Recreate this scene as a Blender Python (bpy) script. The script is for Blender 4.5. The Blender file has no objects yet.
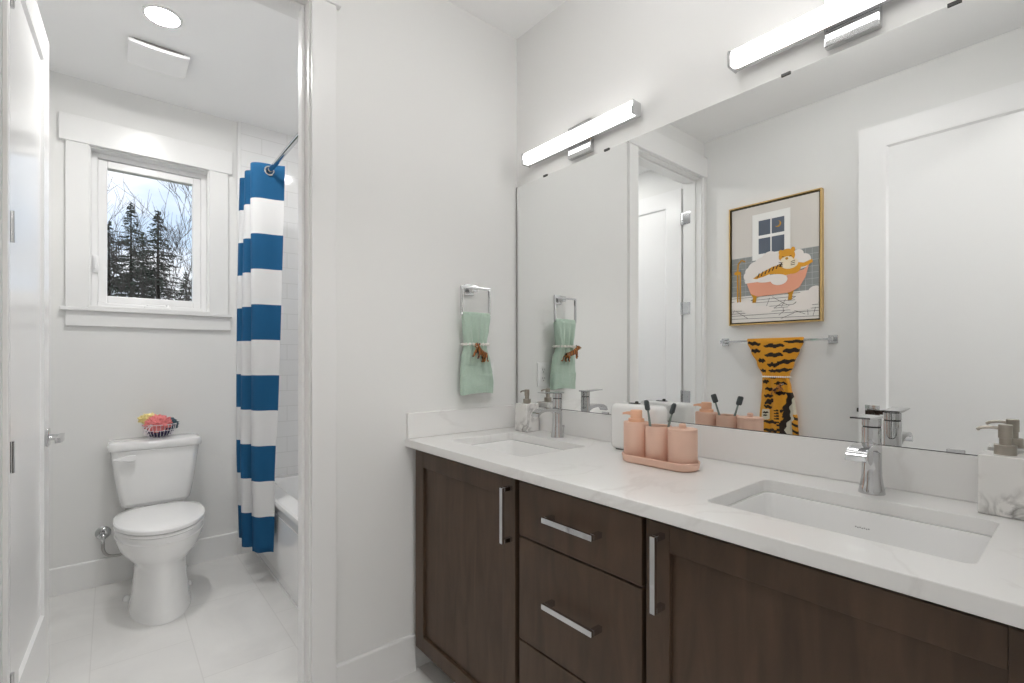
import bpy, bmesh, math, random
from mathutils import Vector, Matrix, noise

S = bpy.context.scene
C = S.collection
PI = math.pi
random.seed(7)

# ------------------------------------------------------------------ camera
cam = bpy.data.cameras.new('camera')
cam.sensor_width = 36.0
cam.lens = 483.6 / 1024 * 36
cam.shift_y = 17.5 / 1024
cam.clip_start = 0.01
cam_o = bpy.data.objects.new('camera', cam)
C.objects.link(cam_o)
cam_o.location = (1.691, -1.4346, 1.2058)
cam_o.rotation_euler = (PI / 2, 0, math.radians(90 - 39.718))
S.camera = cam_o

# ------------------------------------------------------------------ view
S.view_settings.view_transform = 'Standard'
S.view_settings.look = 'None'
S.view_settings.gamma = 1.0
S.view_settings.use_curve_mapping = False
S.view_settings.exposure = 0.0
S.cycles.use_denoising = True
S.cycles.max_bounces = 14
S.cycles.diffuse_bounces = 8
S.cycles.glossy_bounces = 8
S.cycles.transmission_bounces = 8
S.cycles.sample_clamp_indirect = 6.0

LAMP_BAR = 3.3       # vanity bars
LAMP_DISC = 300.0    # recessed disc over the toilet
FILL_ROOM = 12.0     # added drum light, unseen, evening out the vanity room
FILL_HALL = 84.0     # added hall light, unseen, filling from behind the camera

# ------------------------------------------------------------------ world
W = bpy.data.worlds.new('sky')
S.world = W
W.use_nodes = True
wt = W.node_tree
wt.nodes.clear()
def wn(t, **k):
    n = wt.nodes.new(t)
    for a, b in k.items(): setattr(n, a, b)
    return n
tc = wn('ShaderNodeTexCoord')
mp = wn('ShaderNodeMapping'); mp.inputs['Scale'].default_value = (2.2, 2.2, 5.0)
nz = wn('ShaderNodeTexNoise'); nz.inputs['Scale'].default_value = 1.6; nz.inputs['Detail'].default_value = 6
cr = wn('ShaderNodeValToRGB')
cr.color_ramp.elements[0].position = 0.40; cr.color_ramp.elements[0].color = (0.58, 0.72, 0.90, 1)
cr.color_ramp.elements[1].position = 0.58; cr.color_ramp.elements[1].color = (0.92, 0.94, 0.97, 1)
bg = wn('ShaderNodeBackground'); bg.inputs['Strength'].default_value = 1.25
wo = wn('ShaderNodeOutputWorld')
wt.links.new(tc.outputs['Generated'], mp.inputs['Vector'])
wt.links.new(mp.outputs['Vector'], nz.inputs['Vector'])
wt.links.new(nz.outputs['Fac'], cr.inputs['Fac'])
wt.links.new(cr.outputs['Color'], bg.inputs['Color'])
wt.links.new(bg.outputs[0], wo.inputs['Surface'])

# ------------------------------------------------------------------ materials
M = {}
def srgb(r, g, b):
    f = lambda c: (c / 255 / 12.92) if c / 255 <= 0.04045 else ((c / 255 + 0.055) / 1.055) ** 2.4
    return (f(r), f(g), f(b), 1)

def mat(name, col, rough=0.5, metal=0.0, coat=0.0, spec=0.5, noise_amt=0.0, nscale=8.0, bump=0.0, bscale=60.0, emit=None, estr=0.0, sheen=0.0):
    m = bpy.data.materials.new(name); m.use_nodes = True
    nt = m.node_tree; b = nt.nodes['Principled BSDF']
    b.inputs['Base Color'].default_value = col
    b.inputs['Roughness'].default_value = rough
    b.inputs['Metallic'].default_value = metal
    b.inputs['Coat Weight'].default_value = coat
    b.inputs['Specular IOR Level'].default_value = spec
    b.inputs['Sheen Weight'].default_value = sheen
    if emit:
        b.inputs['Emission Color'].default_value = emit
        b.inputs['Emission Strength'].default_value = estr
    t = nt.nodes.new('ShaderNodeTexCoord')
    if noise_amt > 0:
        n = nt.nodes.new('ShaderNodeTexNoise'); n.inputs['Scale'].default_value = nscale; n.inputs['Detail'].default_value = 5
        mr = nt.nodes.new('ShaderNodeMapRange')
        mr.inputs['To Min'].default_value = 1 - noise_amt; mr.inputs['To Max'].default_value = 1 + noise_amt
        mx = nt.nodes.new('ShaderNodeMix'); mx.data_type = 'RGBA'; mx.blend_type = 'MULTIPLY'
        mx.inputs['Factor'].default_value = 1.0
        mx.inputs['A'].default_value = col
        nt.links.new(t.outputs['Object'], n.inputs['Vector'])
        nt.links.new(n.outputs['Fac'], mr.inputs['Value'])
        nt.links.new(mr.outputs['Result'], mx.inputs['B'])
        nt.links.new(mx.outputs['Result'], b.inputs['Base Color'])
    if bump > 0:
        n2 = nt.nodes.new('ShaderNodeTexNoise'); n2.inputs['Scale'].default_value = bscale; n2.inputs['Detail'].default_value = 3
        bp = nt.nodes.new('ShaderNodeBump'); bp.inputs['Strength'].default_value = bump; bp.inputs['Distance'].default_value = 0.002
        nt.links.new(t.outputs['Object'], n2.inputs['Vector'])
        nt.links.new(n2.outputs['Fac'], bp.inputs['Height'])
        nt.links.new(bp.outputs['Normal'], b.inputs['Normal'])
    M[name] = m
    return m

mat('wall_paint', (0.81, 0.81, 0.80, 1), 0.6, spec=0.25, bump=0.03, bscale=220)
mat('ceiling_paint', (0.92, 0.92, 0.92, 1), 0.8, spec=0.2)
mat('trim_paint', (0.83, 0.83, 0.825, 1), 0.28, spec=0.4)
mat('door_paint', (0.90, 0.90, 0.90, 1), 0.17, spec=0.5)
mat('door_paint_flat', (0.85, 0.85, 0.85, 1), 0.5, spec=0.3)
mat('vinyl', (0.88, 0.88, 0.88, 1), 0.3)
mat('porcelain', (0.86, 0.86, 0.855, 1), 0.07, coat=0.5)
mat('acrylic', (0.87, 0.87, 0.87, 1), 0.12, coat=0.3)
mat('chrome', (0.60, 0.605, 0.615, 1), 0.05, metal=1)
mat('brushed_nickel', (0.42, 0.385, 0.335, 1), 0.3, metal=1)
mat('dark_metal', (0.10, 0.10, 0.10, 1), 0.25, metal=1)
mat('mirror_glass', (0.93, 0.94, 0.935, 1), 0.0, metal=1)
mat('pink_ceramic', srgb(228, 190, 170), 0.55, noise_amt=0.03, nscale=30)
mat('peach_plastic', srgb(238, 187, 155), 0.5)
mat('brush_handle', srgb(125, 140, 134), 0.4)
mat('brush_head', srgb(68, 76, 78), 0.6, bump=0.3, bscale=900)
mat('white_ceramic', (0.86, 0.86, 0.85, 1), 0.25)
mat('towel_green', srgb(178, 199, 184), 0.95, noise_amt=0.10, nscale=140, bump=0.8, bscale=420, sheen=0.3)
mat('towel_orange', srgb(206, 142, 26), 0.95, noise_amt=0.10, nscale=120, bump=0.7, bscale=420, sheen=0.2)
mat('towel_black', srgb(38, 28, 20), 0.95, bump=0.7, bscale=420)
mat('towel_white', srgb(196, 190, 172), 0.95, bump=0.7, bscale=420)
mat('bead', (0.82, 0.80, 0.76, 1), 0.35)
mat('wire', (0.78, 0.76, 0.80, 1), 0.35)
mat('pouf_pink', srgb(240, 142, 142), 0.7, noise_amt=0.25, nscale=60)
mat('pouf_yellow', srgb(246, 228, 158), 0.7, noise_amt=0.15, nscale=60)
mat('pouf_purple', srgb(62, 52, 92), 0.7, noise_amt=0.3, nscale=60)
mat('pouf_teal', srgb(66, 92, 104), 0.7, noise_amt=0.3, nscale=60)
mat('gold', (0.68, 0.47, 0.20, 1), 0.28, metal=1)
mat('frame_black', (0.02, 0.018, 0.016, 1), 0.6)
mat('steel_hose', (0.42, 0.41, 0.40, 1), 0.35, metal=1)
mat('gap_dark', (0.01, 0.008, 0.007, 1), 0.7)
mat('slot_dark', (0.05, 0.05, 0.05, 1), 0.6)
mat('sink_mark', (0.35, 0.35, 0.35, 1), 0.4)
mat('lamp_bar', (1, 1, 1, 1), 0.4, emit=(1.0, 0.985, 0.965, 1), estr=LAMP_BAR)
mat('lamp_disc', (1, 1, 1, 1), 0.4, emit=(1.0, 0.985, 0.96, 1), estr=LAMP_DISC)
mat('fill_tub', (1, 1, 1, 1), 0.4, emit=(1.0, 0.985, 0.96, 1), estr=60.0)  # glow of the added light above the tub
mat('fill_room', (1, 1, 1, 1), 0.4, emit=(1.0, 0.985, 0.97, 1), estr=FILL_ROOM)
mat('fill_hall', (1, 1, 1, 1), 0.4, emit=(1.0, 0.985, 0.97, 1), estr=FILL_HALL)
mat('bark', (0.045, 0.036, 0.028, 1), 0.9, noise_amt=0.3, nscale=6)
mat('bark_pale', (0.10, 0.085, 0.075, 1), 0.9, noise_amt=0.3, nscale=6)
mat('needles', (0.085, 0.10, 0.075, 1), 0.8, noise_amt=0.45, nscale=0.9)
mat('ground_grass', (0.07, 0.09, 0.04, 1), 0.9, noise_amt=0.4, nscale=0.6)
# art print inks
for nm, c in dict(ink_paper=(216, 211, 205), ink_white=(240, 239, 236), ink_slate=(98, 106, 118), ink_tile=(148, 151, 150), ink_line=(184, 187, 186),
                  ink_pink=(226, 160, 134), ink_foam=(233, 226, 221), ink_orange=(216, 154, 52), ink_gold=(196, 142, 44), ink_black=(52, 44, 40),
                  ink_floor=(228, 224, 219), ink_cream=(236, 222, 196)).items():
    mat(nm, srgb(*c), 0.6, spec=0.2)

def nodes(m):
    nt = m.node_tree
    return nt, nt.nodes['Principled BSDF']

def mk_wood():
    m = mat('dark_wood', (0.036, 0.022, 0.016, 1), 0.40, spec=0.3)
    nt, b = nodes(m)
    t = nt.nodes.new('ShaderNodeTexCoord')
    mpn = nt.nodes.new('ShaderNodeMapping'); mpn.inputs['Scale'].default_value = (9, 9, 1.6)
    n = nt.nodes.new('ShaderNodeTexNoise'); n.inputs['Scale'].default_value = 2.6; n.inputs['Detail'].default_value = 7; n.inputs['Distortion'].default_value = 0.7
    r = nt.nodes.new('ShaderNodeValToRGB')
    r.color_ramp.elements[0].position = 0.3; r.color_ramp.elements[0].color = (0.060, 0.038, 0.025, 1)
    r.color_ramp.elements[1].position = 0.72; r.color_ramp.elements[1].color = (0.098, 0.061, 0.040, 1)
    nt.links.new(t.outputs['Object'], mpn.inputs['Vector']); nt.links.new(mpn.outputs['Vector'], n.inputs['Vector'])
    nt.links.new(n.outputs['Fac'], r.inputs['Fac']); nt.links.new(r.outputs['Color'], b.inputs['Base Color'])
mk_wood()

def mk_stone(name, base, vein, vscale, width, rough, dark=0.0):
    m = mat(name, base, rough, coat=0.2)
    nt, b = nodes(m)
    t = nt.nodes.new('ShaderNodeTexCoord')
    n0 = nt.nodes.new('ShaderNodeTexNoise'); n0.inputs['Scale'].default_value = vscale; n0.inputs['Detail'].default_value = 6; n0.inputs['Distortion'].default_value = 1.6
    s = nt.nodes.new('ShaderNodeMath'); s.operation = 'SUBTRACT'; s.inputs[1].default_value = 0.5
    a = nt.nodes.new('ShaderNodeMath'); a.operation = 'ABSOLUTE'
    r = nt.nodes.new('ShaderNodeMapRange'); r.inputs['From Max'].default_value = width; r.inputs['To Min'].default_value = 1; r.inputs['To Max'].default_value = 0
    n1 = nt.nodes.new('ShaderNodeTexNoise'); n1.inputs['Scale'].default_value = vscale * 0.7; n1.inputs['Detail'].default_value = 2
    r1 = nt.nodes.new('ShaderNodeMapRange'); r1.inputs['From Min'].default_value = 0.42 - dark; r1.inputs['From Max'].default_value = 0.72 - dark
    mu = nt.nodes.new('ShaderNodeMath'); mu.operation = 'MULTIPLY'
    mx = nt.nodes.new('ShaderNodeMix'); mx.data_type = 'RGBA'
    mx.inputs['A'].default_value = base; mx.inputs['B'].default_value = vein
    L = nt.links.new
    L(t.outputs['Object'], n0.inputs['Vector']); L(t.outputs['Object'], n1.inputs['Vector'])
    L(n0.outputs['Fac'], s.inputs[0]); L(s.outputs[0], a.inputs[0]); L(a.outputs[0], r.inputs['Value'])
    L(n1.outputs['Fac'], r1.inputs['Value']); L(r.outputs['Result'], mu.inputs[0]); L(r1.outputs['Result'], mu.inputs[1])
    L(mu.outputs[0], mx.inputs['Factor']); L(mx.outputs['Result'], b.inputs['Base Color'])
    return m
mk_stone('quartz', (0.83, 0.825, 0.815, 1), (0.70, 0.685, 0.67, 1), 2.3, 0.026, 0.30, dark=-0.04)
mk_stone('marble_block', (0.80, 0.79, 0.77, 1), (0.16, 0.15, 0.145, 1), 17.0, 0.12, 0.25, dark=0.0)

def mk_tile(name, c1, c2, mortar, bw, rh, msize, rough, offset, rotz=0.0, loc=(0, 0, 0), plane='xy', noise_amt=True):
    m = mat(name, c1, rough)
    nt, b = nodes(m)
    L = nt.links.new
    t = nt.nodes.new('ShaderNodeTexCoord')
    sp = nt.nodes.new('ShaderNodeSeparateXYZ'); cb = nt.nodes.new('ShaderNodeCombineXYZ')
    L(t.outputs['Object'], sp.inputs[0])
    ax = {'x': 'X', 'y': 'Y', 'z': 'Z'}
    L(sp.outputs[ax[plane[0]]], cb.inputs['X']); L(sp.outputs[ax[plane[1]]], cb.inputs['Y'])
    mpn = nt.nodes.new('ShaderNodeMapping'); mpn.inputs['Location'].default_value = loc
    L(cb.outputs[0], mpn.inputs['Vector'])
    br = nt.nodes.new('ShaderNodeTexBrick')
    br.offset = offset
    br.inputs['Scale'].default_value = 1.0
    br.inputs['Brick Width'].default_value = bw; br.inputs['Row Height'].default_value = rh
    br.inputs['Mortar Size'].default_value = msize; br.inputs['Mortar Smooth'].default_value = 0.1
    br.inputs['Color1'].default_value = c1; br.inputs['Color2'].default_value = c2; br.inputs['Mortar'].default_value = mortar
    L(mpn.outputs[0], br.inputs['Vector'])
    col = br.outputs['Color']
    if noise_amt:
        n = nt.nodes.new('ShaderNodeTexNoise'); n.inputs['Scale'].default_value = 3.5; n.inputs['Detail'].default_value = 8; n.inputs['Distortion'].default_value = 0.8
        L(t.outputs['Object'], n.inputs['Vector'])
        mr = nt.nodes.new('ShaderNodeMapRange'); mr.inputs['From Min'].default_value = 0.3; mr.inputs['From Max'].default_value = 0.7
        mr.inputs['To Min'].default_value = 0.93; mr.inputs['To Max'].default_value = 1.05
        L(n.outputs['Fac'], mr.inputs['Value'])
        mx = nt.nodes.new('ShaderNodeMix'); mx.data_type = 'RGBA'; mx.blend_type = 'MULTIPLY'; mx.inputs['Factor'].default_value = 1
        L(col, mx.inputs['A']); L(mr.outputs['Result'], mx.inputs['B']); col = mx.outputs['Result']
    L(col, b.inputs['Base Color'])
    bp = nt.nodes.new('ShaderNodeBump'); bp.inputs['Strength'].default_value = 0.25; bp.inputs['Distance'].default_value = 0.001; bp.invert = True
    L(br.outputs['Fac'], bp.inputs['Height']); L(bp.outputs['Normal'], b.inputs['Normal'])
mk_tile('floor_tile', (0.78, 0.772, 0.757, 1), (0.75, 0.742, 0.728, 1), (0.69, 0.68, 0.665, 1), 0.66, 0.33, 0.0022, 0.33, 0.5, loc=(0.46 + 0.6265, 0.835 - 0.90, 0))
mk_tile('shower_tile', (0.86, 0.86, 0.86, 1), (0.85, 0.85, 0.85, 1), (0.74, 0.74, 0.73, 1), 0.30, 0.10, 0.002, 0.1, 0.5, plane='yz', noise_amt=False)
mk_tile('shower_tile_long', (0.86, 0.86, 0.86, 1), (0.85, 0.85, 0.85, 1), (0.74, 0.74, 0.73, 1), 0.30, 0.10, 0.002, 0.1, 0.5, plane='xz', noise_amt=False)

def mk_glass():
    m = bpy.data.materials.new('window_glass'); m.use_nodes = True
    nt = m.node_tree; nt.nodes.clear()
    o = nt.nodes.new('ShaderNodeOutputMaterial'); tr = nt.nodes.new('ShaderNodeBsdfTransparent'); gl = nt.nodes.new('ShaderNodeBsdfGlossy')
    gl.inputs['Roughness'].default_value = 0.06
    fr = nt.nodes.new('ShaderNodeFresnel'); fr.inputs['IOR'].default_value = 1.05
    mx = nt.nodes.new('ShaderNodeMixShader')
    nt.links.new(fr.outputs[0], mx.inputs[0]); nt.links.new(tr.outputs[0], mx.inputs[1]); nt.links.new(gl.outputs[0], mx.inputs[2])
    nt.links.new(mx.outputs[0], o.inputs['Surface'])
    M['window_glass'] = m
mk_glass()

def mk_curtain():
    m = mat('curtain_fabric', (0.8, 0.8, 0.8, 1), 0.75, spec=0.2)
    nt, b = nodes(m); L = nt.links.new
    uv = nt.nodes.new('ShaderNodeUVMap')
    sp = nt.nodes.new('ShaderNodeSeparateXYZ'); L(uv.outputs[0], sp.inputs[0])
    a = nt.nodes.new('ShaderNodeMath'); a.operation = 'MULTIPLY'; a.inputs[1].default_value = 5.5   # 11 bands
    f = nt.nodes.new('ShaderNodeMath'); f.operation = 'FRACT'
    c = nt.nodes.new('ShaderNodeMath'); c.operation = 'LESS_THAN'; c.inputs[1].default_value = 0.5
    mx = nt.nodes.new('ShaderNodeMix'); mx.data_type = 'RGBA'
    mx.inputs['A'].default_value = (0.71, 0.71, 0.715, 1); mx.inputs['B'].default_value = srgb(26, 84, 126)
    L(sp.outputs['Y'], a.inputs[0]); L(a.outputs[0], f.inputs[0]); L(f.outputs[0], c.inputs[0])
    L(c.outputs[0], mx.inputs['Factor']); L(mx.outputs['Result'], b.inputs['Base Color'])
mk_curtain()

def mk_toy():
    m = mat('toy_orange', srgb(150, 88, 26), 0.35)
    nt, b = nodes(m); L = nt.links.new
    t = nt.nodes.new('ShaderNodeTexCoord')
    w = nt.nodes.new('ShaderNodeTexWave'); w.bands_direction = 'Y'; w.inputs['Scale'].default_value = 38; w.inputs['Distortion'].default_value = 5; w.inputs['Detail'].default_value = 2
    r = nt.nodes.new('ShaderNodeValToRGB')
    r.color_ramp.elements[0].position = 0.30; r.color_ramp.elements[0].color = srgb(48, 26, 14)
    r.color_ramp.elements[1].position = 0.45; r.color_ramp.elements[1].color = srgb(172, 104, 34)
    L(t.outputs['Object'], w.inputs['Vector']); L(w.outputs['Fac'], r.inputs['Fac']); L(r.outputs['Color'], b.inputs['Base Color'])
mk_toy()

# ------------------------------------------------------------------ mesh helpers
def BM(): return bmesh.new()

def box(bm, x0, x1, y0, y1, z0, z1, bev=0.0, seg=2, mi=0):
    r = bmesh.ops.create_cube(bm, size=1.0)
    vs = r['verts']
    for v in vs:
        v.co = Vector((x0 + (v.co.x + .5) * (x1 - x0), y0 + (v.co.y + .5) * (y1 - y0), z0 + (v.co.z + .5) * (z1 - z0)))
    fs = {f for v in vs for f in v.link_faces}
    for f in fs: f.material_index = mi
    if bev > 0:
        es = list({e for v in vs for e in v.link_edges})
        bmesh.ops.bevel(bm, geom=es, offset=bev, segments=seg, profile=0.5, affect='EDGES')

def loft(bm, rings, cap0=True, cap1=True, mi=0, closed=True, loop=False):
    R = [[bm.verts.new(p) for p in r] for r in rings]
    n = len(R[0])
    last = len(R) if loop else len(R) - 1
    for i in range(last):
        a, b = R[i], R[(i + 1) % len(R)]
        for j in range(n if closed else n - 1):
            k = (j + 1) % n
            f = bm.faces.new((a[j], a[k], b[k], b[j])); f.material_index = mi; f.smooth = True
    if cap0 and closed and not loop:
        f = bm.faces.new(list(reversed(R[0]))); f.material_index = mi
    if cap1 and closed and not loop:
        f = bm.faces.new(R[-1]); f.material_index = mi
    return R

def circ(cx, cy, z, r, n=32, ry=None):
    ry = r if ry is None else ry
    return [Vector((cx + r * math.cos(2 * PI * i / n), cy + ry * math.sin(2 * PI * i / n), z)) for i in range(n)]

def lathe(bm, prof, cx, cy, n=40, mi=0, cap0=True, cap1=True):
    loft(bm, [circ(cx, cy, z, max(r, 1e-4), n) for r, z in prof], cap0, cap1, mi)

def lathe_axis(bm, prof, org, axis, n=32, mi=0):
    """prof (r, t) along axis from org"""
    ax = Vector(axis).normalized()
    u = ax.orthogonal().normalized(); v = ax.cross(u)
    org = Vector(org)
    loft(bm, [[org + ax * t + (u * math.cos(2 * PI * i / n) + v * math.sin(2 * PI * i / n)) * max(r, 1e-4) for i in range(n)] for r, t in prof], mi=mi)

def tube(bm, pts, r, n=10, mi=0, loop=False):
    P = [Vector(p) for p in pts]
    rr = r if isinstance(r, (list, tuple)) else [r] * len(P)
    rings = []; up = None
    for i, p in enumerate(P):
        if loop: t = (P[(i + 1) % len(P)] - P[i - 1])
        else: t = P[min(i + 1, len(P) - 1)] - P[max(i - 1, 0)]
        t.normalize()
        if up is None: up = t.orthogonal().normalized()
        up = (up - t * up.dot(t)).normalized()
        v = t.cross(up)
        rings.append([p + (up * math.cos(2 * PI * k / n) + v * math.sin(2 * PI * k / n)) * rr[i] for k in range(n)])
    loft(bm, rings, mi=mi, loop=loop)

def rrect(x0, x1, y0, y1, z, r, n=6):
    pts = []
    for cx, cy, a0 in ((x1 - r, y1 - r, 0), (x0 + r, y1 - r, PI / 2), (x0 + r, y0 + r, PI), (x1 - r, y0 + r, 1.5 * PI)):
        for k in range(n + 1):
            a = a0 + PI / 2 * k / n
            pts.append(Vector((cx + r * math.cos(a), cy + r * math.sin(a), z)))
    return pts

def smoothpath(pts, n=8):
    P = [Vector(p) for p in pts]; out = []
    for i in range(len(P) - 1):
        p0, p1, p2, p3 = P[max(i - 1, 0)], P[i], P[i + 1], P[min(i + 2, len(P) - 1)]
        for k in range(n):
            t = k / n
            out.append(0.5 * ((2 * p1) + (p2 - p0) * t + (2 * p0 - 5 * p1 + 4 * p2 - p3) * t * t + (3 * p1 - p0 - 3 * p2 + p3) * t ** 3))
    out.append(P[-1]); return out

def prism(bm, poly, vec, mi=0):
    """poly: list of 3-D points (planar), extruded by vec"""
    a = [bm.verts.new(p) for p in poly]; b = [bm.verts.new(Vector(p) + Vector(vec)) for p in poly]
    n = len(a)
    fs = [bm.faces.new(list(reversed(a))), bm.faces.new(b)]
    for i in range(n):
        fs.append(bm.faces.new((a[i], a[(i + 1) % n], b[(i + 1) % n], b[i])))
    for f in fs: f.material_index = mi

def sphere(bm, c, r, u=12, v=8, sc=(1, 1, 1), mi=0):
    res = bmesh.ops.create_uvsphere(bm, u_segments=u, v_segments=v, radius=1.0)
    for vv in res['verts']:
        vv.co = Vector((c[0] + vv.co.x * r * sc[0], c[1] + vv.co.y * r * sc[1], c[2] + vv.co.z * r * sc[2]))
    for f in {f for vv in res['verts'] for f in vv.link_faces}:
        f.material_index = mi; f.smooth = True

WLOC = {}
def wloc(o):
    return WLOC.get(o.name, Vector((0, 0, 0))) if o else Vector((0, 0, 0))

def obj(name, bm, m, parent=None, smooth=False, recalc=True, xf=None, bevel=0.0):
    if recalc: bmesh.ops.recalc_face_normals(bm, faces=bm.faces[:])
    if xf is not None: bm.transform(xf)
    if parent is None:
        xs = [v.co for v in bm.verts]
        lo = Vector((min(v.x for v in xs), min(v.y for v in xs), min(v.z for v in xs)))
        hi = Vector((max(v.x for v in xs), max(v.y for v in xs), max(v.z for v in xs)))
        loc = Vector(((lo.x + hi.x) / 2, (lo.y + hi.y) / 2, lo.z))
    else:
        loc = wloc(parent)
    bm.transform(Matrix.Translation(-loc))
    me = bpy.data.meshes.new(name)
    bm.to_mesh(me); bm.free()
    for mm in (m if isinstance(m, (list, tuple)) else [m]):
        me.materials.append(M[mm])
    if smooth:
        for p in me.polygons: p.use_smooth = True
        try: me.set_sharp_from_angle(angle=math.radians(38))
        except Exception: pass
    o = bpy.data.objects.new(name, me); C.objects.link(o)
    if parent is None:
        o.location = loc
    else:
        o.parent = parent
    WLOC[o.name] = loc
    if bevel > 0:
        md = o.modifiers.new('bevel', 'BEVEL'); md.width = bevel; md.segments = 2; md.limit_method = 'ANGLE'; md.angle_limit = math.radians(40)
    return o

def tag(o, label, cat, group=None, kind=None):
    o['label'] = label; o['category'] = cat
    if group: o['group'] = group
    if kind: o['kind'] = kind
    return o

def thing(name, label, cat, loc, group=None, kind=None):
    o = bpy.data.objects.new(name, None); C.objects.link(o)
    o.empty_display_size = 0.05
    o.location = loc; WLOC[o.name] = Vector(loc)
    return tag(o, label, cat, group, kind)

def dup(root, delta, label):
    r = root.copy(); C.objects.link(r); r.location = Vector(root.location) + Vector(delta); r['label'] = label
    WLOC[r.name] = WLOC[root.name] + Vector(delta)
    for ch in list(root.children):
        c = ch.copy(); C.objects.link(c); c.parent = r
        for g in ch.children:
            d = g.copy(); C.objects.link(d); d.parent = c
    return r

def struct(name, bm, m, label, cat, parent=None, **k):
    o = obj(name, bm, m, parent, **k)
    if parent is None: tag(o, label, cat, kind='structure')
    return o

# ------------------------------------------------------------------ room shell
H = 2.672            # ceiling
YB = -1.68           # rear wall plane (seen in the mirror)
XR = 1.72            # right wall plane (camera stands in its doorway)
XW = -1.697          # window wall plane
PT = 0.12            # partition thickness
OY0, OY1 = -1.642, -0.92   # opening into the toilet room
OZ = 2.42
YT = -1.80           # toilet room side wall
YS = 0.02            # shower long wall
HX = 3.0

b = BM()
box(b, XW - 0.15, HX + 0.1, -3.0, 1.2, -0.12, 0.0)
struct('floor', b, 'floor_tile', 'pale grey stone-look tile floor running through both rooms', 'floor')
b = BM()
box(b, XW - 0.15, HX + 0.1, -3.0, 1.2, H, H + 0.12)
struct('ceiling', b, 'ceiling_paint', 'flat white ceiling over vanity room and toilet room', 'ceiling')

b = BM()   # mirror wall
box(b, -PT, XR + PT, 0.0, 0.12, 0, H)
struct('wall_right', b, 'wall_paint', 'pale painted wall behind the mirror and vanity', 'wall')
b = BM()   # partition with doorway
box(b, -PT, 0, OY1 + 0.02, 0.0, 0, H)
box(b, -PT, 0, OY0 - 0.02, OY1 + 0.02, OZ + 0.02, H)
box(b, -PT, 0, YB - 0.12, OY0 - 0.02, 0, H)
struct('wall_left', b, 'wall_paint', 'pale painted partition with the towel ring and toilet room doorway', 'wall')
b = BM()   # rear wall
box(b, 0, XR + PT, YB - 0.12, YB, 0, H)
struct('wall_rear', b, 'wall_paint', 'pale wall with the picture, seen in the mirror', 'wall')
b = BM()   # wall with entry doorway
EY0, EY1 = -1.60, -0.80
box(b, XR, XR + PT, EY1, 0.0, 0, H)
box(b, XR, XR + PT, EY0, EY1, OZ, H)
box(b, XR, XR + PT, YB, EY0, 0, H)
struct('wall_near', b, 'wall_paint', 'pale wall with the entry doorway around the camera', 'wall')
b = BM()   # hall
box(b, HX, HX + 0.1, -3.0, 1.2, 0, H)
box(b, XR + PT, HX, 1.1, 1.2, 0, H)
box(b, XR + PT, HX, -3.0, -2.9, 0, H)
box(b, XR + PT - 0.06, XR + PT, 0.12, 1.1, 0, H)
box(b, XR + PT - 0.06, XR + PT, -2.9, YB - 0.12, 0, H)
struct('wall_hall', b, 'wall_paint', 'plain pale hall walls outside the entry doorway', 'wall')
# toilet room walls
WY0, WY1, WZ0, WZ1 = -1.525, -0.975, 1.475, 2.335
b = BM()
for (y0, y1, z0, z1) in ((YT - 0.1, WY0, 0, H), (WY1, YS + 0.1, 0, H), (WY0, WY1, 0, WZ0), (WY0, WY1, WZ1, H)):
    box(b, XW - 0.15, XW, y0, y1, z0, z1)
struct('wall_window', b, 'wall_paint', 'pale grey wall with the window behind the toilet', 'wall')
b = BM()
box(b, XW, -PT, YT - 0.1, YT, 0, H)
struct('wall_side', b, 'wall_paint', 'pale side wall of the toilet room behind the open door', 'wall')
b = BM()
box(b, XW, -PT, YS, YS + 0.1, 0, H)
struct('wall_shower', b, 'shower_tile_long', 'white tiled long wall beside the bathtub', 'wall')
b = BM()   # tile on the window wall by the tub
box(b, XW, XW + 0.018, -0.812, YS, 0, H)
struct('wall_tile', b, 'shower_tile', 'glossy white tiled end wall behind the shower curtain', 'wall')
b = BM()
box(b, XW, XW + 0.02, -0.83, -0.812, 0, H, 0.004)
struct('trim_1', b, 'trim_paint', 'slim white edge strip beside the shower tile', 'trim')
b = BM()   # tile on the near end of the tub (partition back side)
box(b, -PT - 0.012, -PT, -0.80, YS, 0, H)
struct('wall_tub_end', b, 'shower_tile', 'white tiled near end wall of the tub alcove', 'wall')

# baseboards: profile with a small eased top
def baseboard(name, p0, p1, nrm, label, h=0.14, t=0.015):
    b = BM()
    p0, p1, n = Vector(p0), Vector(p1), Vector(nrm)
    prof = [(0, 0), (t, 0), (t, h - 0.004), (t - 0.004, h), (0, h)]
    loft(b, [[p + n * a + Vector((0, 0, z)) for a, z in prof] for p in (p0, p1)])
    for f in b.faces: f.smooth = False
    struct(name, b, 'trim_paint', label, 'baseboard')
baseboard('baseboard_left', (0, -0.833, 0), (0, -0.526, 0), (1, 0, 0), 'white baseboard under the towel ring beside the vanity')
baseboard('baseboard_window', (XW, YT + 0.015, 0), (XW, -0.831, 0), (1, 0, 0), 'white baseboard behind the toilet under the window')
baseboard('baseboard_rear', (0.02, YB, 0), (XR - 0.01, YB, 0), (0, 1, 0), 'white baseboard along the rear wall under the picture')
baseboard('baseboard_side', (XW, YT, 0), (-PT - 0.02, YT, 0), (0, 1, 0), 'white baseboard behind the open toilet room door')

# door jambs + casing of the toilet room opening
b = BM()
box(b, -PT, 0, OY1, OY1 + 0.02, 0, OZ + 0.02, 0.001)
box(b, -PT, 0, OY0 - 0.02, OY0, 0, OZ + 0.02, 0.001)
box(b, -PT, 0, OY0, OY1, OZ, OZ + 0.02)
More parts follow.
